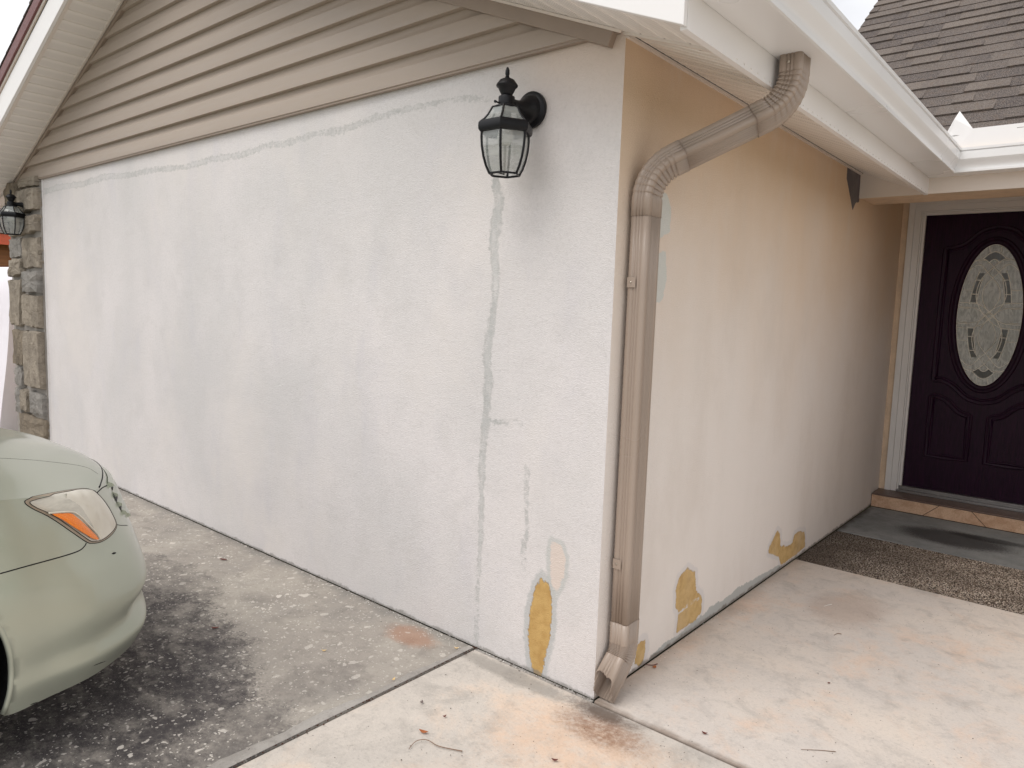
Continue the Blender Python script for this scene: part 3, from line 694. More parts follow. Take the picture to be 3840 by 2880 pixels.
# --- roofs
def roof_plane(b, P0, along, up, La, Lu, exposure=.144, seed=1, tones=True):
    rnd = random.Random(seed); P0, A, U = Vector(P0), Vector(along).normalized(), Vector(up).normalized(); N = A.cross(U).normalized()
    if N.z < 0: N = -N
    # base sheet
    rows = int(Lu / exposure) + 1
    b.add([P0 - N * .003, P0 + A * La - N * .003, P0 + A * La + U * Lu - N * .003, P0 + U * Lu - N * .003], [(0, 1, 2, 3)], 0, .1)
    for r in range(rows):
        u0 = r * exposure; u1 = min(Lu, u0 + exposure + .012)
        if u0 >= Lu: break
        a = -rnd.uniform(0, .2); sk = 0.
        while a < La:
            wd = rnd.choice((.11, .16, .22, .3)) * rnd.uniform(.85, 1.2); a0, a1 = max(a, 0), min(a + wd, La); a += wd
            if a1 <= a0: continue
            hi = .0115 if rnd.random() < .5 else .0045
            dr = rnd.uniform(-.002, .003); s1 = rnd.uniform(-.012, .012); s0_ = sk; sk = s1
            p = [P0 + A * a0 + U * (u0 - dr), P0 + A * a1 + U * (u0 - dr), P0 + A * min(La, a1 + s1) + U * u1, P0 + A * (a0 + s0_) + U * u1]
            vs = [p[0] + N * (hi + .003), p[1] + N * (hi + .003), p[2] + N * .001, p[3] + N * .001, p[0] - N * .004, p[1] - N * .004]
            tone = rnd.uniform(.4, 1) if hi > .006 else rnd.uniform(0.1, .7)
            b.add(vs, [(0, 1, 2, 3), (4, 5, 1, 0), (4, 0, 3), (5, 2, 1)], 0, tone)
MS = .8
b = B()
roof_plane(b, (-.57, 2.86, 2.5 - .002), (1, 0, 0), (0, 1, MS), 6.9, 6.6, seed=4)
roof_plane(b, (OH + .02, -.36, 2.452), (0, 1, 0), (-1, 0, SL), 9.4, 3.82, seed=5)
roof_plane(b, (XL - .03, -.36, zE + .300), (0, 1, 0), (1, 0, SL), 9.4, 3.82, seed=6)
o = b.obj('roof', 'shingle', house, fix=False)
b = B(); q = math.sqrt(1 + MS * MS)
b.prism([(2.872, 2.49), (2.872 + 6.6 / q, 2.49 + 6.6 / q * MS), (2.872 + 6.6 / q, 2.40 + 6.6 / q * MS), (2.9, 2.42)], lambda p: (-.565, p[0], p[1] - .012), lambda p: (6.3, p[0], p[1] - .012))
b.prism([(2.872 + 6.6 / q, 2.48 + 6.6 / q * MS), (13.6, 2.5), (13.5, 2.42), (2.872 + 6.6 / q, 2.38 + 6.6 / q * MS)], lambda p: (-.565, p[0], p[1] - .012), lambda p: (6.3, p[0], p[1] - .012))
b.prism([(3.3, 2.4), (8.0, 6.5), (12.9, 2.4)], lambda p: (-.35, p[0], p[1]), lambda p: (-.25, p[0], p[1]))
b.prism([(OH + .01, 2.444), (-3.125, 2.444 + SL * (3.125 + OH)), (XL, zE + .29), (XL, zE + .2), (-3.125, 2.34 + SL * (3.125 + OH)), (OH + .01, 2.40)], lambda p: (p[0], FY - .02, p[1] - .004), lambda p: (p[0], 9.0, p[1] - .004))
b.obj('roof_deck', 'plain_stucco', house)

# --- stone veneer column at the left end of the wall
def st(xl, xr, y0, y1, tone, sk=0., lean=0.):
    """stone from native-picture rows converted to wall heights; xl,xr are fractions of the column width"""
    z1_, z0_ = 2.3 - (y0 - 715) * .002305, 2.3 - (y1 - 715) * .002305
    X0 = LX + .02; Wd = -5.562 - X0
    return [(X0 + Wd * xl + .004, z0_ + .006), (X0 + Wd * (xr + lean) - .006, z0_ + .006 + sk), (X0 + Wd * xr - .006, z1_ - .006), (X0 + Wd * (xl + sk), z1_ - .006)], tone
stones = [st(0, .38, 692, 800, .9), st(.42, 1, 690, 726, 0), st(.40, 1, 729, 818, 0, .02), st(0, .36, 804, 896, 0), st(.38, 1, 822, 898, 0, .03), st(.0, .42, 900, 978, .5), st(.47, 1, 903, 1018, 0),
          st(.03, .5, 980, 1050, 0, .02), st(.5, 1, 1024, 1108, .5), st(.02, .46, 1056, 1236, 0, 0, -.12), st(.40, .68, 1112, 1232, 0, .0, .02), st(.72, 1, 1112, 1234, 0), st(.04, .5, 1247, 1390, .95, 0, -.14), st(.46, 1, 1246, 1462, 0, 0),
          st(.1, .36, 1394, 1470, .5), st(.06, .28, 1475, 1580, .5), st(.30, .52, 1476, 1562, 0), st(.55, 1, 1474, 1560, .5), st(.14, 1, 1570, 1668, .9),
          st(.0, .5, 1672, 1712, .5), st(.5, 1, 1672, 1712, 0)]
b = B(); rnd = random.Random(5)
for poly, tone in stones:
    n = 5; pts = []
    for i in range(4):
        a, c = poly[i], poly[(i + 1) % 4]
        for k in range(n):
            t = k / n; j = .011 if 0 < k else .005
            pts.append((a[0] + (c[0] - a[0]) * t + rnd.uniform(-j, j), a[1] + (c[1] - a[1]) * t + rnd.uniform(-j, j)))
    cx = sum(p[0] for p in pts) / len(pts); cz = sum(p[1] for p in pts) / len(pts); N_ = len(pts); h = rnd.uniform(.030, .055)
    rings = [(1, -.010), (1, -.010 - h * .6), (.95, -.012 - h), (.5, -.014 - h - rnd.uniform(0, .010))]
    vs = []
    for s_, y in rings:
        for p in pts: vs.append((cx + (p[0] - cx) * s_, y + rnd.uniform(-.006, .006), cz + (p[1] - cz) * s_))
    vs.append((cx, -.016 - h, cz)); fs = []
    for r_ in range(3):
        for i in range(N_): fs.append((r_ * N_ + i, r_ * N_ + (i + 1) % N_, (r_ + 1) * N_ + (i + 1) % N_, (r_ + 1) * N_ + i))
    fs += [(3 * N_ + i, 3 * N_ + (i + 1) % N_, 4 * N_) for i in range(N_)]
    b.add(vs, fs, 0, tone)
sv = b.obj('stone_veneer', 'stone', house)
b = B(); b.box(LX - .0, -5.562, -.018, -.003, 0, 2.325); b.obj('mortar', 'mortar', sv)
b = B(); b.box(-5.568, -5.552, -.006, .03, 0, 2.33); b.obj('corner_bead', 'white_trim', house)

# --- front door
DY = 4.0
door = mesh('door', [], [], 'door', house)
bpy.data.objects.remove(door)
dX0, dX1, dZ0, dZ1 = .156, 1.075, .150, 2.205
ox, oz, oa, ob = .607, 1.470, .197, .505
# slab with an oval hole: ring of quads between rectangle and ellipse
NE = 96; ell = []; rect = []
for k in range(NE):
    t = 2 * math.pi * k / NE; c_, s_ = math.cos(t), math.sin(t); ell.append((ox + (oa + .012) * c_, oz + (ob + .012) * s_))
    hx = (dX1 - ox) if c_ > 0 else (ox - dX0); hz = (dZ1 - oz) if s_ > 0 else (oz - dZ0)
    k_ = min(hx / abs(c_) if abs(c_) > 1e-6 else 1e9, hz / abs(s_) if abs(s_) > 1e-6 else 1e9); rect.append((ox + k_ * c_, oz + k_ * s_))
for cx_, cz_ in ((dX0, dZ0), (dX1, dZ0), (dX0, dZ1), (dX1, dZ1)):
    i = min(range(NE), key=lambda i: (rect[i][0] - cx_) ** 2 + (rect[i][1] - cz_) ** 2); rect[i] = (cx_, cz_)
vs = [(p[0], DY + .035, p[1]) for p in ell] + [(p[0], DY + .035, p[1]) for p in rect] + [(p[0], DY + .08, p[1]) for p in ell]
fs = [(i, (i + 1) % NE, NE + (i + 1) % NE, NE + i) for i in range(NE)] + [(i, 2 * NE + i, 2 * NE + (i + 1) % NE, (i + 1) % NE) for i in range(NE)]
door = mesh('door', vs, fs, 'door', house); fixn(door)
def ring_profile(b, path, prof, y0, closed=True):
    """sweep a (outward, height) profile along a closed XZ path; height is towards the viewer (-Y)"""
    n = len(path); P = [np.array(p) for p in path]; vs = []
    for i in range(n):
        a = P[(i - 1) % n] if (closed or i > 0) else P[i]; c = P[(i + 1) % n] if (closed or i < n - 1) else P[i]
        d = c - a; d = d / (np.linalg.norm(d) + 1e-9); nn = np.array((d[1], -d[0]))
        for o_, h in prof: vs.append((P[i][0] + nn[0] * o_, y0 - h, P[i][1] + nn[1] * o_))
    m_ = len(prof); fs = [(i * m_ + k, i * m_ + k + 1, ((i + 1) % n) * m_ + k + 1, ((i + 1) % n) * m_ + k) for i in range(n if closed else n - 1) for k in range(m_ - 1)]
    b.add(vs, fs)
mould = [(-.022, 0), (-.019, .006), (-.013, .009), (-.006, .003), (0, .0015), (.006, .003), (.010, .008), (.015, .009), (.020, .005), (.023, 0)]
b = B(); ring_profile(b, [(ox + (oa + .026) * math.cos(t), oz + (ob + .026) * math.sin(t)) for t in [2 * math.pi * k / NE for k in range(NE)]], [(-.026, -.004), (-.02, .010), (-.008, .014), (.004, .010), (.010, .004), (.018, .009), (.026, .004), (.028, 0)], DY + .034)
mx_ = .615
def mir(half): return half + [(2 * mx_ - x, z) for x, z in half[::-1]]
up_half = [(.303, .985), (.303, 1.95)]
arch = catmull([(.303, 1.95), (.36, 1.955), (.43, 1.985), (.52, 2.065), (.615, 2.092)], 6)
botc = catmull([(.615, .845), (.52, .872), (.43, .95), (.36, .985), (.303, .985)], 6)
half = [tuple(p) for p in botc][::1] + [(.303, 1.2), (.303, 1.6)] + [tuple(p) for p in arch]
full = half + [(2 * mx_ - x, z) for x, z in half[::-1][1:-1]]
ring_profile(b, full, mould, DY + .034)
for sgn in (1, -1):
    f_ = lambda x: x if sgn == 1 else 2 * mx_ - x
    top = catmull([(.300, .858), (.35, .858), (.41, .828), (.48, .762), (.552, .738)], 6)
    path = [tuple(p) for p in top] + [(.552, .6), (.552, .41), (.43, .41), (.300, .41), (.300, .6)]
    path = [(f_(x), z) for x, z in path]
    ring_profile(b, path if sgn == 1 else path[::-1], mould, DY + .034)
o = b.obj('panel_moulding', 'door', door, smooth=True)
# leaded oval glass
def E_(u, v): return (ox + u * oa, oz + v * ob)
vs = [(ox, DY + .047, oz)]; fs = []; NR = 14
for r_ in range(1, NR + 1):
    for k in range(64):
        t = 2 * math.pi * k / 64; x, z = E_(math.cos(t) * r_ / NR, math.sin(t) * r_ / NR); vs.append((x, DY + .047, z))
fs += [(0, 1 + k, 1 + (k + 1) % 64) for k in range(64)]
for r_ in range(NR - 1):
    for k in range(64): fs.append((1 + r_ * 64 + k, 1 + (r_ + 1) * 64 + k, 1 + (r_ + 1) * 64 + (k + 1) % 64, 1 + r_ * 64 + (k + 1) % 64))
gl = mesh('glass', vs, fs, 'door_glass', door)
b = B()
def came(pts, r=.0031, closed=False): b.tube([(x, DY + .045, z) for x, z in [E_(u, v) for u, v in pts]], r, 6, closed)
came([(math.cos(2 * math.pi * k / 72), math.sin(2 * math.pi * k / 72)) for k in range(72)], .004, True)
strand = [(-.80, .62), (-.45, .72), (-.1, .575), (.2, .42), (.27, .27), (.12, .11), (-.1, .0), (-.45, -.10), (-1.0, -.12)]
strand2 = [(-.70, .74), (-.34, .80), (.06, .66), (.36, .5), (.46, .28), (.28, .08), (.0, -.06), (-.40, -.165), (-.99, -.185)]
inn = [(-.0, .56), (-.16, .44), (-.2, .32), (-.1, .2), (.02, .11), (.2, -.02), (.5, -.1)]
for su in (1, -1):
    for sv_ in (1, -1):
        for L_ in (strand, strand2): came([tuple(p) for p in catmull([(u * su, v * sv_) for u, v in L_], 7)])
        came([(su * .66 * math.cos(t), sv_ * .80 * math.sin(t)) for t in np.linspace(.20, .92, 14)])
        came([(su * .42 * math.cos(t) + su * .02, sv_ * .70 * math.sin(t)) for t in np.linspace(.24, .86, 12)])
        for v in (.3, .5): 
            u1 = .66 * math.sqrt(1 - (v / .8) ** 2); u0 = .44 * math.sqrt(max(0, 1 - (v / .72) ** 2)); came([(su * u0, sv_ * v), (su * u1, sv_ * (v + .005))])
        for v in (.36, .1, .78): came([(su * .66 * math.sqrt(max(0, 1 - (min(v, .72) / .8) ** 2)), sv_ * v), (su * math.sqrt(1 - v * v), sv_ * (v + .0))])
    for sv_ in (1, -1): pass
for sv_ in (1, -1):
    came([(u, sv_ * (.80 + .10 * math.cos(u / .36 * math.pi / 2))) for u in np.linspace(-.36, .36, 12)])
    came([(u, sv_ * (.745 + .05 * math.cos(u / .15 * math.pi / 2))) for u in np.linspace(-.15, .15, 8)])
    for u in (-.16, .16): came([(u, sv_ * .89), (u * 1.2, sv_ * .98)])
b.obj('leading', 'came', gl, smooth=True)
b = B()
for su in (1, -1):
    for sv_ in (1, -1):
        for v0_, v1_ in ((.19, .295), (.305, .495), (.505, .60)):
            pl_ = []
            for v in np.linspace(v0_, v1_, 5): pl_.append((su * .635 * math.sqrt(1 - (v / .8) ** 2), sv_ * v))
            for v in np.linspace(v1_, v0_, 5): pl_.append((su * .46 * math.sqrt(max(0, 1 - (v / .72) ** 2)), sv_ * v))
            b = B(); b.prism([E_(*p) for p in pl_], lambda p: (p[0], DY + .0465, p[1]), lambda p: (p[0], DY + .0455, p[1])); b.obj('dark_pane', 'door_glass_dark', gl)
for sv_ in (1, -1):
    pl_ = [(u, sv_ * (.79 + .10 * math.cos(u / .34 * math.pi / 2))) for u in np.linspace(-.33, .33, 9)] + [(u, sv_ * (.76 + .04 * math.cos(u / .18 * math.pi / 2))) for u in np.linspace(.18, -.18, 7)]
    b = B(); b.prism([E_(*p) for p in pl_], lambda p: (p[0], DY + .0465, p[1]), lambda p: (p[0], DY + .0455, p[1])); b.obj('dark_pane', 'door_glass_dark', gl)
# handle on the hinge-opposite stile
b = B(); b.lathe([(.028, 0), (.028, .008), (.012, .012), (.012, .04), (.026, .052), (.030, .065), (.024, .078), (.0, .082)], (1.02, DY + .035, 1.02), 20, 'y'); b.obj('door_knob', 'sill', door, smooth=True); b = B(); b.lathe([(.026, 0), (.026, .012), (.02, .018), (0, .018)], (1.02, DY + .035, 1.18), 20, 'y')
b.obj('deadbolt', 'sill', door, smooth=True)
# casing: stepped U-frame
def uframe(b, x0, x1, zt, wd, yf, yb, zb=.104):
    b.box(x0, x0 + wd, yf, yb, zb, zt); b.box(x1 - wd, x1, yf, yb, zb, zt); b.box(x0 + wd, x1 - wd, yf, yb, zt - wd, zt)
b = B(); uframe(b, .045, 1.187, 2.308, .040, DY - .022, DY + .05); uframe(b, .0855, 1.1465, 2.2675, .042, DY - .012, DY + .05); uframe(b, .1276, 1.104, 2.2252, .010, DY + .000, DY + .05)
uframe(b, .1377, 1.0938, 2.2150, .0175, DY + .012, DY + .06)
fr = b.obj('door_frame', 'frame', house, bevel=.0025)
b = B(); b.box(.128, 1.104, DY - .03, DY + .045, .105, .122); b.box(.139, 1.093, DY + .0, DY + .06, .122, .149); b.obj('threshold', 'sill', house, bevel=.002)
# tiled step
stp = None
b = B(); b.box(.006, 2.4, 3.785, 3.998, .0, .092); stp = b.obj('step', 'grout', house)
b = B(); b.box(.004, 2.4, 3.776, 3.997, .0925, .104); b.obj('tread', 'brown_tile', stp, bevel=.003)
b = B()
for poly in ([(.006, .002), (.356, .002), (.452, .0915), (.006, .0915)], [(.362, .002), (.744, .002), (.654, .0915), (.458, .0915)], [(.750, .002), (1.25, .002), (1.34, .0915), (.660, .0915)], [(1.256, .002), (2.4, .002), (2.4, .0915), (1.346, .0915)]):
    b.prism(poly, lambda p: (p[0], 3.779, p[1]), lambda p: (p[0], 3.7849, p[1]))
b.obj('riser_tile', 'tile', stp, bevel=.0015)

# ------------------------------------------------------------------ wall lanterns
def make_lantern(ax, ay, label):
    """ax, ay: lantern axis; the wall is at y = 0"""
    t = root('wall_lantern', (ax, 0, 2.13), label, 'wall light', 'black wall lanterns on the garage wall')
    b = B()
    b.lathe([(.064, .0), (.066, .004), (.066, .016), (.058, .022), (.052, .024), (.050, .032), (.044, .042), (.036, .048), (.030, .060), (.020, .075), (.016, .10), (.016, -ay * .93)], (ax, -.001, 2.132), 32, 'y')
    b.obj('wall_plate', 'black', t, auto=40)
    b = B()
    b.lathe([(.0, 2.249), (.004, 2.245), (.0075, 2.236), (.0078, 2.224), (.0058, 2.217), (.0085, 2.213), (.0075, 2.210), (.016, 2.208), (.026, 2.203), (.030, 2.197), (.036, 2.190), (.0385, 2.185), (.0375, 2.181), (.031, 2.176), (.026, 2.165), (.019, 2.152), (.017, 2.149), (.028, 2.147), (.029, 2.144), (.029, 2.120), (.034, 2.116), (.046, 2.111), (.048, 2.107), (.044, 2.104), (0, 2.104)], (ax, ay, 0), 32, cap=False)
    b.lathe([(.003, 0), (.003, .012), (.005, .013), (.005, .018), (0, .018)], (ax - .02, ay - .022, 2.126), 8, 'y')
    b.obj('cap', 'black', t, auto=40)
    ph = 0.; HX = [ph + k * math.pi / 3 for k in range(6)]
    up = [(.050, 2.108), (.056, 2.098), (.066, 2.080), (.080, 2.063), (.092, 2.054)]
    lo = [(.088, 2.020), (.0885, 2.002), (.086, 1.970), (.079, 1.935), (.069, 1.905), (.056, 1.880)]
    b = B()
    for a in HX:
        c_, s_ = math.cos(a), math.sin(a)
        for pr_, rr in ((up, .0038), (lo, .0044)): b.tube([(ax + r * c_, ay + r * s_, z) for r, z in pr_], rr, 8)
    for r, z, rr in ((.050, 2.108, .003), (.092, 2.054, .0035), (.086, 2.020, .003), (.056, 1.880, .0040)):
        b.tube([(ax + r * math.cos(a), ay + r * math.sin(a), z) for a in HX], rr, 8, True)
    # rolled hexagonal belt
    belt = [(.088, 2.056), (.096, 2.055), (.101, 2.049), (.102, 2.038), (.101, 2.027), (.096, 2.020), (.088, 2.018)]
    b.lathe(belt, (ax, ay, 0), 6, phase=ph, cap=False)
    b.tube([(ax, ay, 1.881), (ax, ay - .047, 1.881)], .0025, 6)
    b.obj('frame', 'black', t, auto=35)
    b = B()
    for pr_ in (up, lo):
        for k in range(6):
            a, c = HX[k], HX[(k + 1) % 6]; vs = []
            for r, z in pr_:
                r *= .992
                for t_ in (0, .1, .9, 1): x = r * ((1 - t_) * math.cos(a) + t_ * math.cos(c)); y = r * ((1 - t_) * math.sin(a) + t_ * math.sin(c)); vs.append((ax + x, ay + y, z))
            b.add(vs, [(4 * i + j, 4 * i + j + 1, 4 * i + 5 + j, 4 * i + 4 + j) for i in range(len(pr_) - 1) for j in range(3)])
    b.obj('glass', 'lantern_glass', t, fix=True)
    b = B(); b.lathe([(.018, 2.104), (.018, 2.072), (.016, 2.070), (0, 2.07)], (ax, ay, 0), 16, cap=False); so_ = b.obj('socket', 'plastic', t, auto=40)
    b = B(); b.lathe([(.012, 2.07), (.014, 2.056), (.024, 2.035), (.030, 2.012), (.028, 1.995), (.018, 1.983), (0, 1.979)], (ax, ay, 0), 20, cap=False); b.obj('bulb', 'bulb', t, smooth=True)
    b = B(); b.lathe([(.0045, 1.979), (.0045, 1.884)], (ax, ay, 0), 10); b.obj('candle_rod', 'candle', t)
    return t
make_lantern(-.384, -.150, 'black hexagonal wall lantern near the corner beside the downspout')
make_lantern(-5.833, -.150, 'black hexagonal wall lantern on the stone column at the far end')

# ------------------------------------------------------------------ downspout
ds = root('downspout', (.05, .1, 0), 'tan corrugated metal downspout running from the gutter down the house corner', 'downspout')
SA, SB = .037, .050          # half sizes: along x, along y
def section(a=SA, bq=SB, ribs=True, r=.012):
    pts = []
    def side(x0, y0, x1, y1, nx, ny, nr):
        Lx = math.hypot(x1 - x0, y1 - y0); n = 6 * nr
        for i in range(n + 1):
            t = i / n; d = 0
            if ribs and .14 < t < .86: d = -.0042 * (1 - math.cos(2 * math.pi * ((t - .14) / .72 * nr))) / 2
            pts.append((x0 + (x1 - x0) * t + nx * d, y0 + (y1 - y0) * t + ny * d))
    def corner(cx, cy, a0):
        for k in range(1, 4): t = a0 + math.pi / 2 * k / 4; pts.append((cx + r * math.cos(t), cy + r * math.sin(t)))
    side(-a + r, -bq, a - r, -bq, 0, -1, 3); corner(a - r, -bq + r, -math.pi / 2)
    side(a, -bq + r, a, bq - r, 1, 0, 6); corner(a - r, bq - r, 0)
    side(a - r, bq, -a + r, bq, 0, 1, 3); corner(-a + r, bq - r, math.pi / 2)
    side(-a, bq - r, -a, -bq + r, -1, 0, 6); corner(-a + r, -bq + r, math.pi)
    return pts
def fillet(P, rad, n=18):
    """polyline with circular corners -> list of (point, tangent, in_bend parameter or None)"""
    P = [Vector(p) for p in P]; out_ = [(P[0], (P[1] - P[0]).normalized(), None)]
    for i in range(1, len(P) - 1):
        a = (P[i - 1] - P[i]).normalized(); c = (P[i + 1] - P[i]).normalized(); ang = a.angle(c); d = rad / math.tan(ang / 2)
        s_ = P[i] + a * d; e = P[i] + c * d; bis = (a + c).normalized(); cen = P[i] + bis * (rad / math.sin(ang / 2))
        v0 = s_ - cen; v1 = e - cen; tot = v0.angle(v1); ax_ = v0.cross(v1).normalized()
        for k in range(n + 1):
            Rm = Matrix.Rotation(tot * k / n, 3, ax_); v = Rm @ v0; out_.append((cen + v, ax_.cross(v).normalized(), k / n))
    out_.append((P[-1], (P[-1] - P[-2]).normalized(), None)); return out_
def sweep(name, path, X0, grow=0., crease=0, sec=None, inner=None, parent=ds, cut=None):
    """path: list of (p, tangent, ...); crease: number of pleats"""
    sec = sec or section(); X = Vector(X0); rings = []; n = len(path)
    for i, (p, T, _) in enumerate(path):
        X = (X - T * X.dot(T)).normalized(); Y = T.cross(X) * -1   # T points down at the start -> Y = +y
        rings.append((p, X.copy(), Y.copy()))
    vs = []
    for i, (p, X, Y) in enumerate(rings):
        for (x, y) in sec:
            g = 1 + grow; q_ = p + X * x * g + Y * y * g
            if cut: q_ = cut(i, n, x, y, q_, path[i][1])
            vs.append(q_)
    m_ = len(sec); fs = [(i * m_ + k, i * m_ + (k + 1) % m_, (i + 1) * m_ + (k + 1) % m_, (i + 1) * m_ + k) for i in range(n - 1) for k in range(m_)]
    o = mesh(name, vs, fs, 'downspout', parent); fixn(o)
    s_ = o.modifiers.new('solid', 'SOLIDIFY'); s_.thickness = .0015; s_.offset = -1
    autosmooth(o, 50); return o
PA = [(.440, .345, 2.275), (.440, .345, 2.118), (.050, .107, 1.888), (.050, .107, .165), (.044, .012, .070)]
def seg(p, q, n): p, q = Vector(p), Vector(q); d = (q - p).normalized(); return [(p.lerp(q, k / n), d, None) for k in range(n + 1)]
def elbow(name, P, rad, npl, X0, extra0, extra1, inside, grow=.0, deep=.0085):
    """pleated elbow: pleats bite on the inside of the bend"""
    pth = fillet(P, rad, npl * 8)
    pth = [(Vector(P[0]), pth[0][1], None)] + pth[1:]
    def cut(i, n, x, y, q_, T):
        k = pth[i][2]
        if k is None or k <= .02 or k >= .98: return q_
        ph = (k * npl) % 1.; saw = min(1, .25 + ph) if ph > .15 else 1 - .75 * ph / .15 # sawtooth pleat
        bn = inside - T * inside.dot(T); bn = bn.normalized()
        c = q_ - pth[i][0]; side = max(-1, min(1, c.dot(bn) / .05)); wgt = .5 + .5 * side
        return q_ - c.normalized() * deep * (1 - saw) * (.35 + .65 * wgt)
    return sweep(name, pth, X0, grow, cut=cut), pth
A, Bq, Cq, Dq, Eq = [Vector(p) for p in PA]
RAD = .150
d1 = (Bq - A).normalized(); d2 = (Cq - Bq).normalized(); d3 = (Dq - Cq).normalized(); d4 = (Eq - Dq).normalized()
X0 = Vector((1, 0, 0))
def transport(X, T0, T1):
    q_ = T0.rotation_difference(T1); return q_ @ X
X1 = transport(X0, d1, d2); X2 = transport(X1, d2, d3)
j1 = Bq + d2 * .135; j2 = Cq - d2 * .130; j3 = Cq + d3 * .15; j4 = Dq - d3 * .12
elbow('upper_elbow', [A, Bq, j1], RAD, 9, X0, 0, 0, (-d1 + d2), .0)
sweep('offset_pipe', seg(j1 - d2 * .02, j2 + d2 * .01, 2), X1, -.035)
elbow('lower_elbow', [j2, Cq, j3], RAD, 8, X1, 0, 0, (-d2 + d3), .0)
sweep('straight_pipe', seg(j3 - d3 * .02, j4 + d3 * .01, 6), X2, -.035)
def endcut(i, n, x, y, q_, T): return q_
e_o, e_p = elbow('outlet_elbow', [j4, Dq, Eq], .10, 8, X2, 0, 0, (-d3 + d4), .0)
me = e_o.data; ns = len(section()); tot = len(me.vertices)
for k in range(ns):   # crushed, torn mouth cut back on top
    v = me.vertices[tot - ns + k]; ph = k / ns * 6.283; wy, wz = v.co.y + wloc(e_o).y, v.co.z
    target = -.012 + .30 * max(0, .06 - wz) + .005 * math.sin(ph * 3 + 1) + .0015 * math.sin(ph * 7)
    t_ = (target - wy) / d4.y
    if wz + d4.z * t_ < .004: t_ = (.004 - wz) / d4.z
    v.co += d4 * max(-.045, min(.04, t_))
for kz in (1.512, .505):
    b = B(); zc = kz
    x_, y_ = .050, .107
    hx, hy = SA + .0015, SB + .0015
    b.box(x_ - hx + .007, x_ - hx + .040, y_ - hy - .0015, y_ - hy, zc - .018, zc + .018)
    b.box(x_ - hx - .0015, x_ - hx, y_ - hy + .012, y_ + hy + .01, zc - .018, zc + .018); b.bar((x_ - hx + .0075, y_ - hy - .0006, zc), (x_ - hx - .0006, y_ - hy + .0125, zc), .0015, .036)
    so_ = b.obj('strap', 'downspout', ds, bevel=.001)
    b = B(); b.lathe([(.0035, 0), (.0035, .0015), (.002, .0025), (0, .0025)], (x_ - hx + .022, y_ - hy - .0016, zc), 10, 'y'); b.obj('screw', 'chrome', so_)
b = B(); b.lathe([(.005, 0), (.005, .0015), (.003, .003), (0, .003)], (.437, .345 - SB - .0005, 2.235), 12, 'y'); b.obj('screw', 'chrome', ds)

# ------------------------------------------------------------------ car
XC, Y0 = -1.91, -.92
car = root('parked_car', (XC, Y0 - 2.5, 0), 'pale green sedan parked nose-in to the white wall', 'car')
def cw(w_, t_, z_): return (XC + w_, Y0 - t_, z_)
rows = [
 [(0, .03), (.22, .04), (.46, .085), (.690, .175), (.842, .350), (.898, .52), (.924, .64)],
 [(0, .0), (.23, .010), (.478, .060), (.716, .158), (.866, .342), (.915, .52), (.936, .64)],
 [(0, .012), (.23, .024), (.478, .072), (.706, .174), (.860, .349), (.914, .52), (.938, .64)],
 [(0, .0), (.23, .01), (.48, .06), (.72, .155), (.872, .338), (.923, .52), (.945, .64)],
 [(0, .02), (.23, .03), (.47, .085), (.708, .185), (.865, .352), (.918, .52), (.942, .64)],
 [(0, .045), (.22, .06), (.45, .115), (.675, .222), (.842, .375), (.903, .52), (.932, .64)],
 [(0, .075), (.21, .085), (.43, .14), (.652, .245), (.825, .388), (.888, .525), (.922, .65)],
 [(0, .10), (.20, .11), (.42, .17), (.64, .268), (.795, .400), (.868, .54), (.905, .67)]]
rz = [[.20] * 7, [.262] * 7, [.325] * 7, [.42] * 7, [.53] * 7, [.615] * 7, [.695, .695, .695, .695, .71, .72, .73], [.745, .745, .752, .748, .785, .812, .832]]
rear_t = [.85, 1.1, 1.45, 2.2, 3.0, 3.7, 4.0, 4.4, 4.75]
rear_w = {0: [.90, .90, .90, .90, .90, .90, .90, .89, .84], 1: [.935, .94, .94, .94, .94, .94, .94, .925, .875], 2: [.945, .95, .95, .95, .95, .95, .95, .935, .885], 3: [.952, .956, .958, .958, .958, .957, .956, .94, .89],
          4: [.952, .958, .96, .96, .96, .96, .958, .945, .895], 5: [.945, .955, .958, .958, .958, .957, .955, .94, .89], 6: [.935, .945, .95, .95, .95, .95, .945, .93, .875], 7: [.912, .915, .92, .925, .925, .92, .91, .89, .83]}
rear_z = {0: .20, 1: .262, 2: .325, 3: .42, 4: .53, 5: .63, 6: .76, 7: None}
sh_z = [.86, .885, .925, .95, .965, .985, .99, .985, .96]
net = []
for r_ in range(8):
    row = [(a, t, rz[r_][i]) for i, (a, t) in enumerate(rows[r_])]
    for i, t in enumerate(rear_t): row.append((rear_w[r_][i], t, sh_z[i] if r_ == 7 else rear_z[r_]))
    tail = {0: 4.86, 1: 4.93, 2: 4.95, 3: 4.96, 4: 4.96, 5: 4.94, 6: 4.92, 7: 4.88}[r_]; zt = .95 if r_ == 7 else rear_z[r_]
    row += [(.70, tail - .03, zt), (.40, tail, zt), (0, tail + .01, zt)]
    net.append(row)
net = np.array(net)           # (8, n, 3)
def cr_line(P, t):
    P = np.asarray(P); N = len(P); i = min(int(t), N - 2); f = t - i
    g_ = lambda k: P[min(max(k, 0), N - 1)]
    p0, p1, p2, p3 = (2 * P[0] - P[1] if i == 0 else g_(i - 1)), P[i], P[i + 1], (2 * P[-1] - P[-2] if i + 2 > N - 1 else g_(i + 2))
    return .5 * (2 * p1 + (p2 - p0) * f + (2 * p0 - 5 * p1 + 4 * p2 - p3) * f * f + (3 * p1 - 3 * p2 + p3 - p0) * f ** 3)
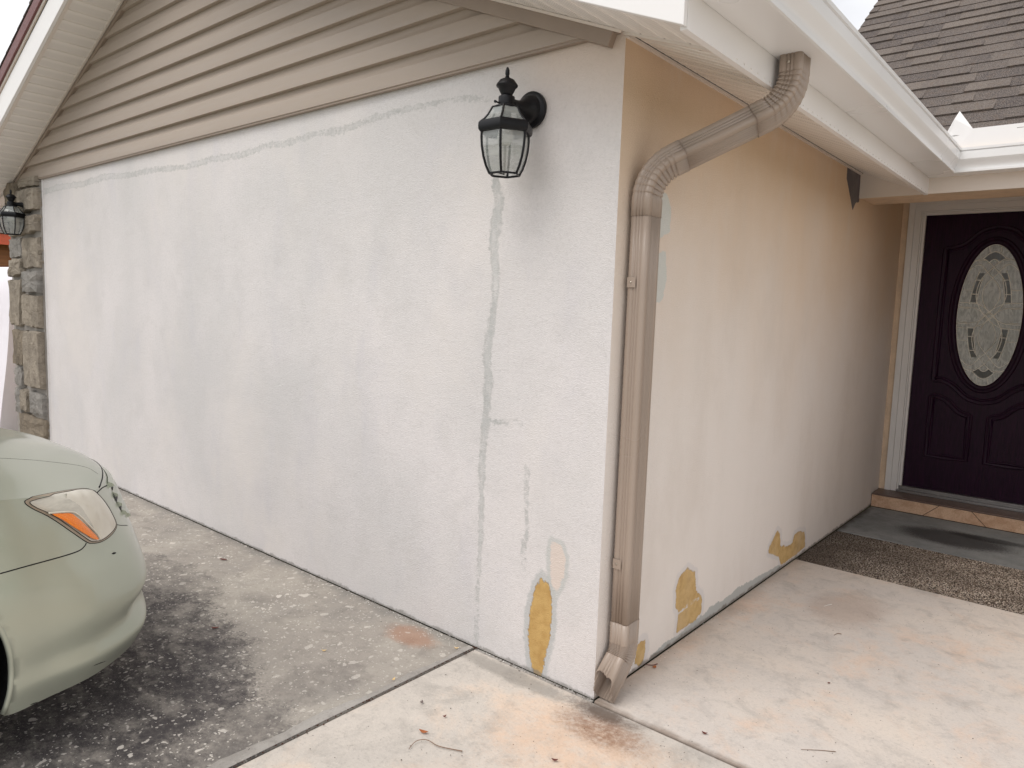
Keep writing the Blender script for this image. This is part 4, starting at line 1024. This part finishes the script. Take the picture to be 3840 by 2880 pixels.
def surf(nt_, us, vs_):
    nt_ = np.asarray(nt_); rowsI = [np.array([cr_line(nt_[:, j], v) for v in vs_]) for j in range(nt_.shape[1])]   # per column
    cols = np.stack(rowsI, 1); return np.array([[cr_line(cols[i], u) for u in us] for i in range(len(vs_))])
us = list(np.arange(0, 12, .1)) + list(np.arange(12, 18.001, .25)); vs_ = np.arange(0, 7.0001, .11111)
us = [min(u, 18) for u in us]; vs_ = [min(v, 7) for v in vs_]; vs_[-1] = 7
G = surf(net, us, vs_)
# dent low on the corner
for i in range(G.shape[0]):
    for j in range(G.shape[1]):
        w_, t_, z_ = G[i, j]; d2_ = ((w_ - .70) / .07) ** 2 + ((t_ - .16) / .08) ** 2 + ((z_ - .335) / .035) ** 2
        if d2_ < 6: G[i, j, 1] += .014 * math.exp(-d2_); G[i, j, 0] -= .008 * math.exp(-d2_)
ARCH = [(.985, .335, .375), (3.88, .335, .37)]
nv_, nu_ = G.shape[:2]; verts = []; idx = {}
def arch_d(p):
    return [(math.hypot(p[1] - t, p[2] - z) - r, t, z, r) for t, z, r in ARCH]
for side in (1, -1):
    for i in range(nv_):
        for j in range(nu_):
            p = G[i, j].copy()
            if abs(p[0]) > .8:
                for d, t, z, r in arch_d(p):
                    if -.013 < d < .012:
                        k_ = r / (d + r); p[1] = t + (p[1] - t) * k_; p[2] = z + (p[2] - z) * k_
            idx[(side, i, j)] = len(verts); verts.append(cw(side * p[0], p[1], p[2]))
faces = []
for side in (1, -1):
    for i in range(nv_ - 1):
        for j in range(nu_ - 1):
            q_ = [(i, j), (i, j + 1), (i + 1, j + 1), (i + 1, j)]; c = sum(G[a, c_] for a, c_ in q_) / 4
            if c[0] > .8 and any(d < -.013 for a, c_ in q_ for d, *_ in arch_d(G[a, c_])): continue
            f = [idx[(side, a, c_)] for a, c_ in q_]; faces.append(f if side == 1 else f[::-1])
bm = bmesh.new(); bv = [bm.verts.new(v) for v in verts]
for f in faces: bm.faces.new([bv[i] for i in f])
bmesh.ops.remove_doubles(bm, verts=bm.verts, dist=.0008)
loose = [v for v in bm.verts if not v.link_faces]; bmesh.ops.delete(bm, geom=loose, context='VERTS')
tmp = bpy.data.meshes.new('tmp'); bm.to_mesh(tmp); bm.free()
shell = mesh('body', [v.co[:] for v in tmp.vertices], [list(p.vertices) for p in tmp.polygons], 'paint', car, smooth=True); fixn(shell)
shell_bvh = BVHTree.FromPolygons([Vector(v.co) for v in tmp.vertices], [list(p.vertices) for p in tmp.polygons])
# hood
hb = [[(0, .10, .745), (.20, .11, .745), (.42, .17, .752), (.64, .268, .748), (.795, .400, .785)],
      [(0, .155, .785), (.205, .165, .785), (.425, .222, .782), (.655, .320, .775), (.835, .465, .798)],
      [(0, .25, .828), (.215, .255, .828), (.435, .31, .820), (.68, .42, .812), (.868, .54, .812)],
      [(0, .42, .880), (.22, .42, .878), (.45, .46, .870), (.70, .53, .848), (.905, .67, .832)],
      [(0, .65, .925), (.23, .65, .922), (.47, .68, .910), (.715, .73, .885), (.912, .85, .86)],
      [(0, .95, .970), (.24, .95, .967), (.48, .97, .955), (.72, 1.0, .93), (.915, 1.10, .885)],
      [(0, 1.38, 1.01), (.24, 1.39, 1.008), (.48, 1.41, .998), (.72, 1.43, .975), (.92, 1.45, .925)]]
HG = surf(hb, np.linspace(0, 4, 33), np.linspace(0, 6, 49)); vs = []; fs = []
for side in (1, -1):
    k0 = len(vs)
    for i in range(49):
        for j in range(33): p = HG[i, j]; vs.append(cw(side * p[0], p[1], p[2]))
    for i in range(48):
        for j in range(32):
            f = (k0 + i * 33 + j, k0 + i * 33 + j + 1, k0 + (i + 1) * 33 + j + 1, k0 + (i + 1) * 33 + j); fs.append(f if side == 1 else f[::-1])
hood = mesh('hood', vs, fs, 'paint', car, smooth=True)
bm = bmesh.new(); bm.from_mesh(hood.data); bmesh.ops.remove_doubles(bm, verts=bm.verts, dist=.0008); bmesh.ops.recalc_face_normals(bm, faces=bm.faces)
hood_bvh = BVHTree.FromBMesh(bm); bm.to_mesh(hood.data); bm.free()
hoff = wloc(hood)
# cabin, trunk deck
def loft(rings, mi_fn=None):
    b = B(); n = len(rings[0]); vs = [p for r_ in rings for p in r_]; fs = [(i * n + k, i * n + (k + 1) % n, (i + 1) * n + (k + 1) % n, (i + 1) * n + k) for i in range(len(rings) - 1) for k in range(n)]
    b.add(vs, fs); return b
def rrect(w_, t0, t1, z, zr=None, n=8, rad=.3, taper=1.):
    pts = []; zr = z if zr is None else zr
    for k in range(n * 4):
        a = 2 * math.pi * k / (n * 4); c_, s_ = math.cos(a), math.sin(a); e = .45
        x = w_ * math.copysign(abs(c_) ** e, c_); y = (t0 + t1) / 2 + (t1 - t0) / 2 * math.copysign(abs(s_) ** e, s_)
        f = (y - t0) / (t1 - t0); pts.append(cw(x, y, z + (zr - z) * f))
    return pts
b = loft([rrect(.91, 1.40, 4.30, .93, .985), rrect(.88, 1.44, 4.26, .965, 1.01), rrect(.86, 1.50, 4.15, .99, 1.03)]); b.obj('belt', 'paint', car, smooth=True)
gh = loft([rrect(.855, 1.50, 4.14, .985, 1.03), rrect(.80, 1.78, 3.95, 1.16, 1.18), rrect(.73, 2.10, 3.70, 1.34, 1.33), rrect(.68, 2.30, 3.56, 1.42, 1.41)]); gh.obj('windows', 'car_glass', car, smooth=True)
b = loft([rrect(.69, 2.26, 3.60, 1.412, 1.405), rrect(.67, 2.32, 3.54, 1.445, 1.435), rrect(.55, 2.5, 3.4, 1.47, 1.455), rrect(.2, 2.8, 3.1, 1.478, 1.465)]); b.f.append(list(range(len(b.v) - 32, len(b.v)))); b.m.append(0); b.obj('roof', 'paint', car, smooth=True)
b = B()
for s_ in (1, -1):
    for pts in ([(.845, 1.56, 1.0), (.79, 1.85, 1.18), (.72, 2.16, 1.36), (.68, 2.36, 1.43)], [(.856, 2.85, 1.02), (.806, 2.86, 1.2), (.70, 2.87, 1.42)], [(.83, 4.05, 1.03), (.77, 3.85, 1.2), (.68, 3.52, 1.42)]):
        b = B(); b.tube([cw(s_ * p[0], p[1], p[2]) for p in pts], .026, 8); b.obj('pillar', 'paint', car, smooth=True)
tg = surf([[(0, 4.10, 1.05), (.4, 4.10, 1.045), (.75, 4.05, 1.03), (.915, 3.95, .985)], [(0, 4.5, 1.06), (.4, 4.5, 1.055), (.72, 4.45, 1.04), (.89, 4.4, .985)], [(0, 4.80, 1.05), (.4, 4.79, 1.045), (.68, 4.75, 1.02), (.83, 4.75, .96)], [(0, 4.89, .95), (.4, 4.88, .95), (.70, 4.85, .95), (.83, 4.75, .955)]], np.linspace(0, 3, 13), np.linspace(0, 3, 13)); vs = []; fs = []
for side in (1, -1):
    k0 = len(vs); vs += [cw(side * p[0], p[1], p[2]) for r_ in tg for p in r_]; fs += [(k0 + i * 13 + j, k0 + i * 13 + j + 1, k0 + (i + 1) * 13 + j + 1, k0 + (i + 1) * 13 + j) for i in range(12) for j in range(12)]
mesh('trunk_lid', vs, fs, 'paint', car, smooth=True)
b = B(); b.box(*sorted((XC - .84, XC + .84)), Y0 - 4.7, Y0 - .30, .19, .60)
# underbody kept clear of the wheel wells
b = B(); b.box(XC - .60, XC + .60, Y0 - .58, Y0 - .25, .225, .50); b.box(XC - .60, XC + .60, Y0 - 1.45, Y0 - .58, .2, .72); b.box(XC - .84, XC + .84, Y0 - 3.45, Y0 - 1.45, .2, .84); b.box(XC - .6, XC + .6, Y0 - 4.4, Y0 - 3.45, .2, .9); b.box(XC - .8, XC + .8, Y0 - 4.7, Y0 - 4.4, .25, .9)
b.obj('underbody', 'plastic', car)
for s_ in (1, -1):
    for t_, z_, r_ in ARCH:
        b = B(); pts = []
        b.lathe([(.33, 0), (.34, .03)], (0, 0, 0), 8) if False else None
        A_ = [cw(s_ * .90, t_ + (r_ + .006) * math.cos(a), z_ + (r_ + .006) * math.sin(a)) for a in np.linspace(-.36, math.pi + .36, 40)]
        I_ = [cw(s_ * .60, t_ + (r_ + .006) * math.cos(a), z_ + (r_ + .006) * math.sin(a)) for a in np.linspace(-.36, math.pi + .36, 40)]
        b.add(A_ + I_, [(i, i + 1, 41 + i, 40 + i) for i in range(39)]); b.obj('wheel_well', 'plastic', car)
        lip = []
        for a in np.linspace(-.34, math.pi + .34, 60):
            q_ = Vector(cw(s_ * .93, t_ + (r_ - .001) * math.cos(a), z_ + (r_ - .001) * math.sin(a))); hit = shell_bvh.find_nearest(q_)[0]
            lip.append(Vector((hit.x - s_ * .006, q_.y, q_.z)))
        b = B(); b.tube(lip, .0085, 8); b.obj('arch_lip', 'paint', car, smooth=True)
        wc = cw(s_ * .82, t_, .335)
        b = B(); sx = s_
        b.lathe([(.20, -.10 * sx), (.29, -.105 * sx), (.325, -.095 * sx), (.335, -.06 * sx), (.336, 0), (.335, .06 * sx), (.325, .095 * sx), (.29, .105 * sx), (.215, .10 * sx)], wc, 48, 'x', cap=False); wh = b.obj('wheel', 'tyre', car, smooth=True)
        b = B(); b.lathe([(.218, .10 * sx), (.210, .092 * sx), (.195, .05 * sx), (.19, -.08 * sx)], wc, 40, 'x', cap=False)
        for k in range(7):
            a = 2 * math.pi * k / 7; u_ = Vector((0, math.cos(a), math.sin(a))); c0 = Vector(wc) + Vector((sx * .075, 0, 0)); b.bar(c0 + u_ * .03, c0 + u_ * .20, .035, .022, up=(1, 0, 0))
        b.lathe([(0, .095 * sx), (.035, .092 * sx), (.055, .075 * sx), (.055, .04 * sx)], wc, 20, 'x', cap=False)
        b.obj('rim', 'rim', wh)

hv = [Vector(v.co) + hoff for v in hood.data.vertices]; nsv = len(tmp.vertices)
body_bvh = BVHTree.FromPolygons([Vector(v.co) for v in tmp.vertices] + hv, [list(p.vertices) for p in tmp.polygons] + [[i + nsv for i in p.vertices] for p in hood.data.polygons])
# headlight, seams and scuffs laid on the shell (3-D coordinates on the car's own surface)
def onshell(p, off):
    loc, nrm, _, _ = body_bvh.find_nearest(Vector(p)); c = Vector((XC, Y0 - 1.2, .5))
    if (loc - c).dot(nrm) < 0: nrm = -nrm
    return loc + nrm * off, nrm
def patch(name, outline, mat, off_edge, off_mid, parent, rings=8, sub=5, smooth=True, power=2.):
    ol = [Vector(p) for p in catmull(outline, sub, True)]; c = sum(ol, Vector()) / len(ol); vs = []; n = len(ol)
    for r_ in range(rings, 0, -1):
        k_ = r_ / rings
        for p in ol: vs.append(onshell(c.lerp(p, k_), off_edge + (off_mid - off_edge) * (1 - k_ ** power))[0])
    vs.append(onshell(c, off_mid)[0]); fs = [(r_ * n + i, r_ * n + (i + 1) % n, (r_ + 1) * n + (i + 1) % n, (r_ + 1) * n + i) for r_ in range(rings - 1) for i in range(n)]
    fs += [((rings - 1) * n + i, (rings - 1) * n + (i + 1) % n, rings * n) for i in range(n)]
    o = mesh(name, vs, fs, mat, parent, smooth=smooth); fixn(o); return o
def ribbon(name, pts, mat, width, off, parent, closed=False, sub=5, tip=False):
    ps = [Vector(p) for p in catmull(pts, sub, closed)]; b = B(); q_ = [onshell(p, off)[0] for p in ps]
    r = [width / 2 * (math.sin(math.pi * (i + .3) / (len(q_) - .4)) if tip else 1) for i in range(len(q_))]
    b.tube(q_, r, 6, closed); return b.obj(name, mat, parent, smooth=True)
HLD = dict(
    outer=[(-1.0351, -1.4677, 0.8003), (-1.0432, -1.455, 0.8083), (-1.0895, -1.3963, 0.8026), (-1.1827, -1.2895, 0.7805), (-1.224, -1.2412, 0.767), (-1.2365, -1.2089, 0.7503), (-1.2497, -1.1831, 0.7191), (-1.2555, -1.1562, 0.6723), (-1.2503, -1.1423, 0.6338), (-1.2268, -1.148, 0.6157), (-1.1707, -1.1863, 0.6088), (-1.1198, -1.2339, 0.6101), (-1.0889, -1.2724, 0.6208), (-1.0726, -1.298, 0.6363), (-1.051, -1.3494, 0.688), (-1.0427, -1.4064, 0.7449), (-1.0367, -1.449, 0.7791)],
    lens=[(-1.0392, -1.4565, 0.7973), (-1.0465, -1.4425, 0.8009), (-1.0677, -1.397, 0.7999), (-1.1645, -1.2957, 0.7794), (-1.2107, -1.246, 0.7657), (-1.2258, -1.2146, 0.7487), (-1.2358, -1.1919, 0.7195), (-1.2426, -1.1655, 0.6748), (-1.2371, -1.1522, 0.6367), (-1.2176, -1.1571, 0.6205), (-1.1699, -1.1909, 0.6148), (-1.1217, -1.2349, 0.6149), (-1.0918, -1.2713, 0.6255), (-1.0782, -1.2926, 0.6401), (-1.0559, -1.3413, 0.6905), (-1.0466, -1.399, 0.7478), (-1.0401, -1.442, 0.7805)],
    refl=[(-1.0959, -1.343, 0.7864), (-1.1582, -1.2978, 0.7791), (-1.2049, -1.248, 0.7652), (-1.2225, -1.2158, 0.7471), (-1.2331, -1.1936, 0.7196), (-1.2386, -1.1682, 0.675), (-1.2341, -1.1548, 0.6379), (-1.2159, -1.1595, 0.6226), (-1.1706, -1.1916, 0.6171), (-1.1234, -1.2342, 0.617), (-1.1131, -1.2472, 0.6225), (-1.1005, -1.2741, 0.66), (-1.0859, -1.3079, 0.7117), (-1.0884, -1.3349, 0.7608)],
    amber=[(-1.0463, -1.4021, 0.7503), (-1.0544, -1.3781, 0.7445), (-1.068, -1.3456, 0.735), (-1.0726, -1.3285, 0.7189), (-1.0843, -1.2992, 0.6842), (-1.1017, -1.2673, 0.6431), (-1.104, -1.2574, 0.6239), (-1.0914, -1.2746, 0.6328), (-1.0798, -1.2935, 0.6485), (-1.0569, -1.3409, 0.6938), (-1.0497, -1.374, 0.726)],
    trim=[(-1.0438, -1.4118, 0.7545), (-1.0559, -1.3776, 0.7476), (-1.0716, -1.3412, 0.737), (-1.0785, -1.3231, 0.7238), (-1.09, -1.2938, 0.6874), (-1.1076, -1.2617, 0.6443), (-1.1095, -1.2496, 0.6201)],
    seam=[(-0.9805, -1.5488, 0.6244), (-0.9925, -1.4898, 0.6245), (-1.0128, -1.4253, 0.6215), (-1.0346, -1.3568, 0.6192), (-1.0514, -1.3222, 0.6193), (-1.0646, -1.3044, 0.6248), (-1.0722, -1.2966, 0.6312)],
    hood1=[(-1.3746, -1.4373, 0.8723), (-1.3875, -1.3699, 0.857), (-1.4162, -1.2944, 0.8349), (-1.449, -1.2132, 0.8083), (-1.4689, -1.1507, 0.7831), (-1.4374, -1.126, 0.7613)],
    gap=[(-1.246, -1.1985, 0.7419), (-1.2807, -1.1778, 0.7404), (-1.3208, -1.1544, 0.7369), (-1.3916, -1.1129, 0.7249)],
    gap2=[(-1.449, -1.1153, 0.7576), (-1.3947, -1.1331, 0.7531), (-1.3637, -1.1383, 0.7449), (-1.3451, -1.1435, 0.7388)],
    eye=[(-1.2403, -1.1416, 0.6202), (-1.2699, -1.1143, 0.6049), (-1.3235, -1.0739, 0.5842)],
)
for s_ in (1, -1):
    Hm = {k: [(XC + s_ * (p[0] - XC), p[1], p[2]) for p in v] for k, v in HLD.items()}
    hl = patch('headlight', Hm['outer'], 'bezel', .0012, .0045, car, power=6)
    patch('lens', Hm['lens'], 'lens_side', .0035, .009, hl, rings=10)
    patch('reflector', Hm['refl'], 'lens', .0055, .013, hl, rings=10)
    patch('turn_signal', Hm['amber'], 'amber', .0095, .0125, hl)
    ribbon('trim', Hm['trim'], 'lens', .006, .010, hl)
    ribbon('gasket', Hm['outer'], 'seam', .0024, .0008, hl, closed=True)
    ribbon('inner_edge', Hm['lens'], 'seam', .0016, .0044, hl, closed=True)
    ribbon('bumper_gap', Hm['seam'], 'seam', .0042, -.0004, car)
    ribbon('hood_gap', Hm['hood1'], 'seam', .0022, -.0006, car)
    ribbon('bumper_gap', Hm['gap'], 'seam', .005, -.001, car)
    ribbon('bumper_gap', Hm['eye'], 'seam', .004, -.001, car)
ribbon('hood_gap', [cw(x, t + .004, z) for x, t, z in ((-.62, .25, .748), (-.42, .165, .752), (-.2, .108, .745), (0, .098, .745), (.2, .108, .745), (.42, .165, .752), (.62, .25, .748))], 'seam', .006, -.0015, car)
# grille: dark opening with horizontal bars
gr = patch('grille', [cw(x, t, z) for x, t, z in [(-.50, .13, .72), (0, .08, .728), (.50, .13, .72), (.545, .14, .66), (.50, .13, .60), (.3, .09, .575), (0, .06, .57), (-.3, .09, .575), (-.50, .13, .60), (-.545, .14, .66)]], 'plastic', .002, .003, car)
for k, z in enumerate((.585, .618, .652, .686, .718)):
    wd = (.46, .55, .56, .55, .52)[k]; b = B(); path = []
    for x in np.linspace(-wd, wd, 25): path.append(onshell(cw(x, .10, z), 0)[0])
    path = [Vector((p.x, p.y, z)) for p in path]; vs = []
    for p in path:
        n_ = onshell(p, 0)[1]; n_ = Vector((n_.x, n_.y, 0)).normalized(); q0 = onshell(p, 0)[0]; q0.z = z
        for o_, dz in ((-.006, .013), (.011, .004), (.014, -.004), (-.006, -.011)): vs.append(q0 + n_ * o_ + Vector((0, 0, dz)))
    b.add(vs, [(4 * i + j, 4 * i + (j + 1) % 4, 4 * i + 4 + (j + 1) % 4, 4 * i + 4 + j) for i in range(24) for j in range(4)] + [(0, 1, 2, 3), (99, 98, 97, 96)]); b.obj('grille_bar', 'paint', gr, auto=40)
b = B(); b.lathe([(0, .0), (.045, .002), (.05, -.004)], (XC, Y0 - .03, .665), 28, 'y'); bo = b.obj('hood_badge', 'chrome', car) if False else None
# lower intake, scuffs, licence-plate recess left plain
patch('lower_intake', [cw(x, .03, z) for x, z in [(-.42, .30), (0, .305), (.42, .30), (.46, .27), (.40, .235), (0, .23), (-.40, .235), (-.46, .27)]], 'plastic', .001, .002, car)
def scuff(px, width):
    ribbon('scuff', px, 'seam', width, -.0008 - width * .18, car, tip=True)
scuff([(-1.0382, -1.3199, 0.2487), (-1.0551, -1.2837, 0.2446), (-1.0901, -1.2417, 0.2305)], .006)
scuff([(-1.0078, -1.4957, 0.2097), (-1.0163, -1.4786, 0.2064), (-1.0257, -1.458, 0.205)], .006)
scuff([(-1.1073, -1.2134, 0.5656), (-1.1194, -1.1981, 0.5627), (-1.1305, -1.1842, 0.5593)], .009)
scuff([(-1.2914, -1.0748, 0.2), (-1.2965, -1.0722, 0.2), (-1.2994, -1.0628, 0.2121)], .008)
for s_ in (1, -1):
    patch('tail_light', [cw(s_ * .90, 4.60, .92), cw(s_ * .86, 4.80, .92), cw(s_ * .80, 4.90, .90), cw(s_ * .80, 4.93, .78), cw(s_ * .88, 4.80, .76), cw(s_ * .93, 4.58, .80)], 'red_lens', .002, .006, car)
    ribbon('door_gap', [cw(s_ * .95, 1.50, .90), cw(s_ * .96, 1.47, .6), cw(s_ * .95, 1.48, .28)], 'seam', .005, -.001, car)
    ribbon('door_gap', [cw(s_ * .95, 2.72, .95), cw(s_ * .96, 2.72, .6), cw(s_ * .95, 2.70, .28)], 'seam', .005, -.001, car)
    for t_ in (2.5, 3.45):
        b = B(); b.tube([onshell(cw(s_ * .96, t_ + a, .80), h)[0] for a, h in ((-.09, 0), (-.07, .022), (.07, .022), (.09, 0))], .011, 8); b.obj('door_handle', 'paint', car, smooth=True)
    b = B(); b.lathe([(0, -.03), (.07, -.025), (.095, 0), (.08, .04), (0, .06)], (0, 0, 0), 16, 'y'); b.v = [(XC + s_ * 1.0 + v[0] * 1.05, Y0 - 1.72 + v[1], 1.03 + v[2] * .7) for v in b.v]; b.tube([cw(s_ * .88, 1.72, .99), cw(s_ * .97, 1.72, 1.01)], .018, 8); b.obj('side_mirror', 'paint', car, smooth=True)


# ------------------------------------------------------------------ background left
b = B(); random.seed(2); nx, nz = 60, 14; vs = []; x0, x1, y0, y1 = -13.5, -6.9, .12, 3.0
def tarp_prof(s_):   # s in 0..1 : up the front, over, down the back
    if s_ < .38: f = s_ / .38; return y0 - .12 * (1 - f), -.15 + f * 1.62
    if s_ < .62: f = (s_ - .38) / .24; a = math.pi * (1 - f); return (y0 + y1) / 2 + (y1 - y0) / 2 * math.cos(a), 1.47 + .24 * math.sin(a) ** .7
    f = (s_ - .62) / .38; return y1 + .12 * f, 1.47 - f * 1.62
for i in range(nx + 1):
    x = x0 + (x1 - x0) * i / nx
    for j in range(41):
        y, z = tarp_prof(j / 40); fold = .03 * math.sin(x * 7 + .6 * math.sin(z * 3)) * (1 - z / 1.8) + .012 * math.sin(x * 19 + z * 4)
        vs.append((x, y - fold, z + .03 * math.sin(x * 1.7)))
fs = [(i * 41 + j, (i + 1) * 41 + j, (i + 1) * 41 + j + 1, i * 41 + j + 1) for i in range(nx) for j in range(40)] + [tuple(range(41)), tuple((nx * 41 + j) for j in range(41))[::-1]]
o = mesh('tarp_cover', vs, fs, 'tarp', None, smooth=True, loc=((x0 + x1) / 2, 1.7, 0)) if False else None
vs2 = [(v[0] - (x0 + x1) / 2, v[1] - 1.7, v[2]) for v in vs]
o = mesh('tarp_cover', vs, fs, 'tarp', None, smooth=True); autosmooth(o, 45)
tag(o, 'tall white sheeting draped in folds beyond the stone column', 'tarp')

nb = root('neighbour_house', (-22, 4, 0), 'distant house with orange fascia, brown boards and shingle roof', 'house')
b = B(); b.box(-27.5, -22.0, -6, 14, -.16, 2.66); b.obj('wall', 'wood', nb)
b = B()
for k in range(12): b.box(-22.0, -21.985, -6, 14, .1 + k * .22, .1 + k * .22 + .20)
b.obj('board', 'wood', nb)
b = B(); b.box(-21.62, -21.55, -6.4, 14.4, 2.62, 2.90); b.obj('fascia', 'orange', nb)
b = B(); b.box(-22.0, -21.62, -6.4, 14.4, 2.64, 2.66); b.obj('soffit', 'orange', nb)
b = B(); roof_plane(b, (-21.52, -6.4, 2.91), (0, 1, 0), (-1, 0, .40), 20.8, 4.4, exposure=.19, seed=9); roof_plane(b, (-28.0, -6.4, 2.91), (0, 1, 0), (1, 0, .55), 20.8, 3.0, exposure=.19, seed=10)
b.obj('roof', 'shingle', nb, fix=False)
b = B(); b.tube([(-21.95, 4.32, .0), (-21.95, 4.32, 2.64)], .05, 10); b.obj('drain_pipe', 'pipe', nb, smooth=True)

# crumbs of plaster, grit and dead grass gathered on the slabs, along the joints and at the wall foot
def litter(name, n, place, size, mat, seed):
    rnd = random.Random(seed); vs = []; fs = []
    for _ in range(n):
        x, y = place(rnd); z = .001; a = rnd.uniform(*size); b_ = a * rnd.uniform(.3, .9); r_ = rnd.uniform(0, 6.28); h = rnd.uniform(.15, .5) * b_; k0 = len(vs); m_ = 5
        for lev, sc_ in ((0, 1), (1, .6)):
            for k in range(m_):
                t = k * 6.283 / m_ + rnd.uniform(-.3, .3); u, v = a * sc_ * math.cos(t), b_ * sc_ * math.sin(t); vs.append((x + u * math.cos(r_) - v * math.sin(r_), y + u * math.sin(r_) + v * math.cos(r_), z + lev * h))
        fs += [(k0 + k, k0 + (k + 1) % m_, k0 + m_ + (k + 1) % m_, k0 + m_ + k) for k in range(m_)] + [tuple(k0 + m_ + k for k in range(m_))]
    return mesh(name, vs, fs, mat, kind='stuff')
litter('grit', 420, lambda r: (r.uniform(.02, 1.1), r.uniform(-.0, 2.1) ) if r.random() < .6 else (r.uniform(-.55, .8), r.uniform(-.9, -.03)), (.0008, .0030), 'crumb_dark', 1)
litter('grit', 260, lambda r: (-.5865 + r.gauss(0, .006), -r.random() ** 1.3 * 1.3), (.0015, .0045), 'crumb_brown', 2)
litter('plaster_crumbs', 90, lambda r: (r.uniform(-.62, 0), -abs(r.gauss(0, .014)) - .004) if r.random() < .6 else (abs(r.gauss(0, .012)) + .004, r.uniform(.15, 2.0)), (.001, .0035), 'paper', 3)
litter('plaster_crumbs', 300, lambda r: (r.uniform(-1.5, -.62), -abs(r.gauss(0, .03)) - .006) if r.random() < .35 else (r.uniform(-2.4, -.62), r.uniform(-1.5, -.05)), (.001, .0034), 'paper', 5)
litter('grit', 500, lambda r: (r.uniform(-5.2, 0), -abs(r.gauss(0, .010)) - .003), (.0015, .005), 'crumb_dark', 6)
litter('grit', 160, lambda r: (abs(r.gauss(0, .008)) + .003, r.uniform(.1, 3.7)), (.001, .0035), 'crumb_dark', 7)

# ------------------------------------------------------------------ leaves, twigs, scraps
def leaf(x, y, L_, W_, rot, mat, label, curl=.006, z=0.):
    vs = []; n = 6
    for i in range(n + 1):
        t = i / n; wd = W_ / 2 * math.sin(math.pi * min(1, t * .96 + .02)) ** .8; u = (t - .5) * L_; zz = .0022 + curl * (2 * t - 1) ** 2
        for s_ in (-1, 0, 1):
            px, py = u, s_ * wd; vs.append((px * math.cos(rot) - py * math.sin(rot), px * math.sin(rot) + py * math.cos(rot), zz + (.35 * wd if s_ else 0)))
    fs = [(3 * i + k, 3 * i + k + 1, 3 * i + 4 + k, 3 * i + 3 + k) for i in range(n) for k in (0, 1)]
    me = bpy.data.meshes.new('leaf'); me.from_pydata(vs, [], fs); me.materials.append(MAT[mat]); o = bpy.data.objects.new('leaf', me); COL.objects.link(o)
    o.location = (x, y, z); m_ = o.modifiers.new('solid', 'SOLIDIFY'); m_.thickness = .0008
    tag(o, label, 'leaf', 'fallen leaves on the concrete'); return o
leaf(-.297, -.565, .034, .014, .3, 'leaf', 'largest bright orange-brown curled leaf, just above the long twig')
leaf(-.312, -.454, .014, .009, 1.2, 'leaf_red', 'tiny dark red leaf between the grey leaf and the orange leaf')
leaf(-.618, -.42, .020, .010, 1.9, 'leaf_yel', 'pale yellow leaf lying by the mortar strip of the driveway joint', z=.006)
leaf(-.433, -.447, .018, .009, 2.2, 'leaf_grey', 'small greyish leaf on the pale walkway nearest the driveway joint')
leaf(.046, .364, .020, .015, 1.4, 'leaf', 'drop-shaped rusty leaf on the porch right of the downspout outlet')
leaf(.396, .078, .020, .010, .2, 'leaf_red', 'small brown leaf alone on the pale porch slab in the foreground')
leaf(.112, -.387, .022, .010, .5, 'leaf_red', 'brown leaf on the rust-stained walkway at the bottom edge')
leaf(-2.251, -.218, .05, .014, .4, 'leaf_red', 'dark leaf on the driveway between car and wall', .004)
leaf(-.633, -.069, .020, .009, .6, 'leaf_yel', 'tan leaf in the driveway tip where the joint meets the wall', z=.0)
leaf(-1.002, -.457, .020, .009, .8, 'leaf_yel', 'tan leaf out on the middle of the driveway')
leaf(-1.502, -.656, .035, .012, .8, 'leaf_red', 'brown leaf on the dark driveway stain in front of the bumper')
leaf(.604, .732, .012, .009, .8, 'leaf_red', 'tiny reddish leaf far out on the pale porch slab', .002)
def twig(pts, r, mat, label, z=0.):
    c = pts[0]; P = [(p[0] - c[0], p[1] - c[1], r + .001 + (p[2] if len(p) > 2 else 0)) for p in pts]
    b = B(); q_ = catmull(P, 5); b.tube(q_, [r * (.6 + .5 * i / len(q_)) for i in range(len(q_))], 6)
    o = b.obj('twig', mat, None, smooth=True, loc=(0, 0, 0)); o.location = (c[0], c[1], z); tag(o, label, 'twig'); return o
twig([(-.264, -.659), (-.273, -.625, .004), (-.264, -.604, .006), (-.245, -.591, .005), (-.206, -.587, .002), (-.163, -.568, .001), (-.132, -.551)], .0017, 'twig', 'long thin curved twig on the pale walkway in the foreground')
twig([(.67, .215), (.715, .252), (.759, .282)], .0012, 'twig', 'short straight twig on the porch slab near the bottom right')
twig([(.489, 1.195), (.495, 1.225), (.51, 1.232)], .0016, 'twig', 'small hooked dark twig in the middle of the porch slab')
twig([(.353, 1.502), (.362, 1.53), (.373, 1.555)], .0016, 'paper', 'thin white sliver on the porch slab')
twig([(.005, .36), (.03, .375), (.04, .40)], .0018, 'leaf_red', 'short reddish stalk beside the downspout outlet and drop-shaped leaf')
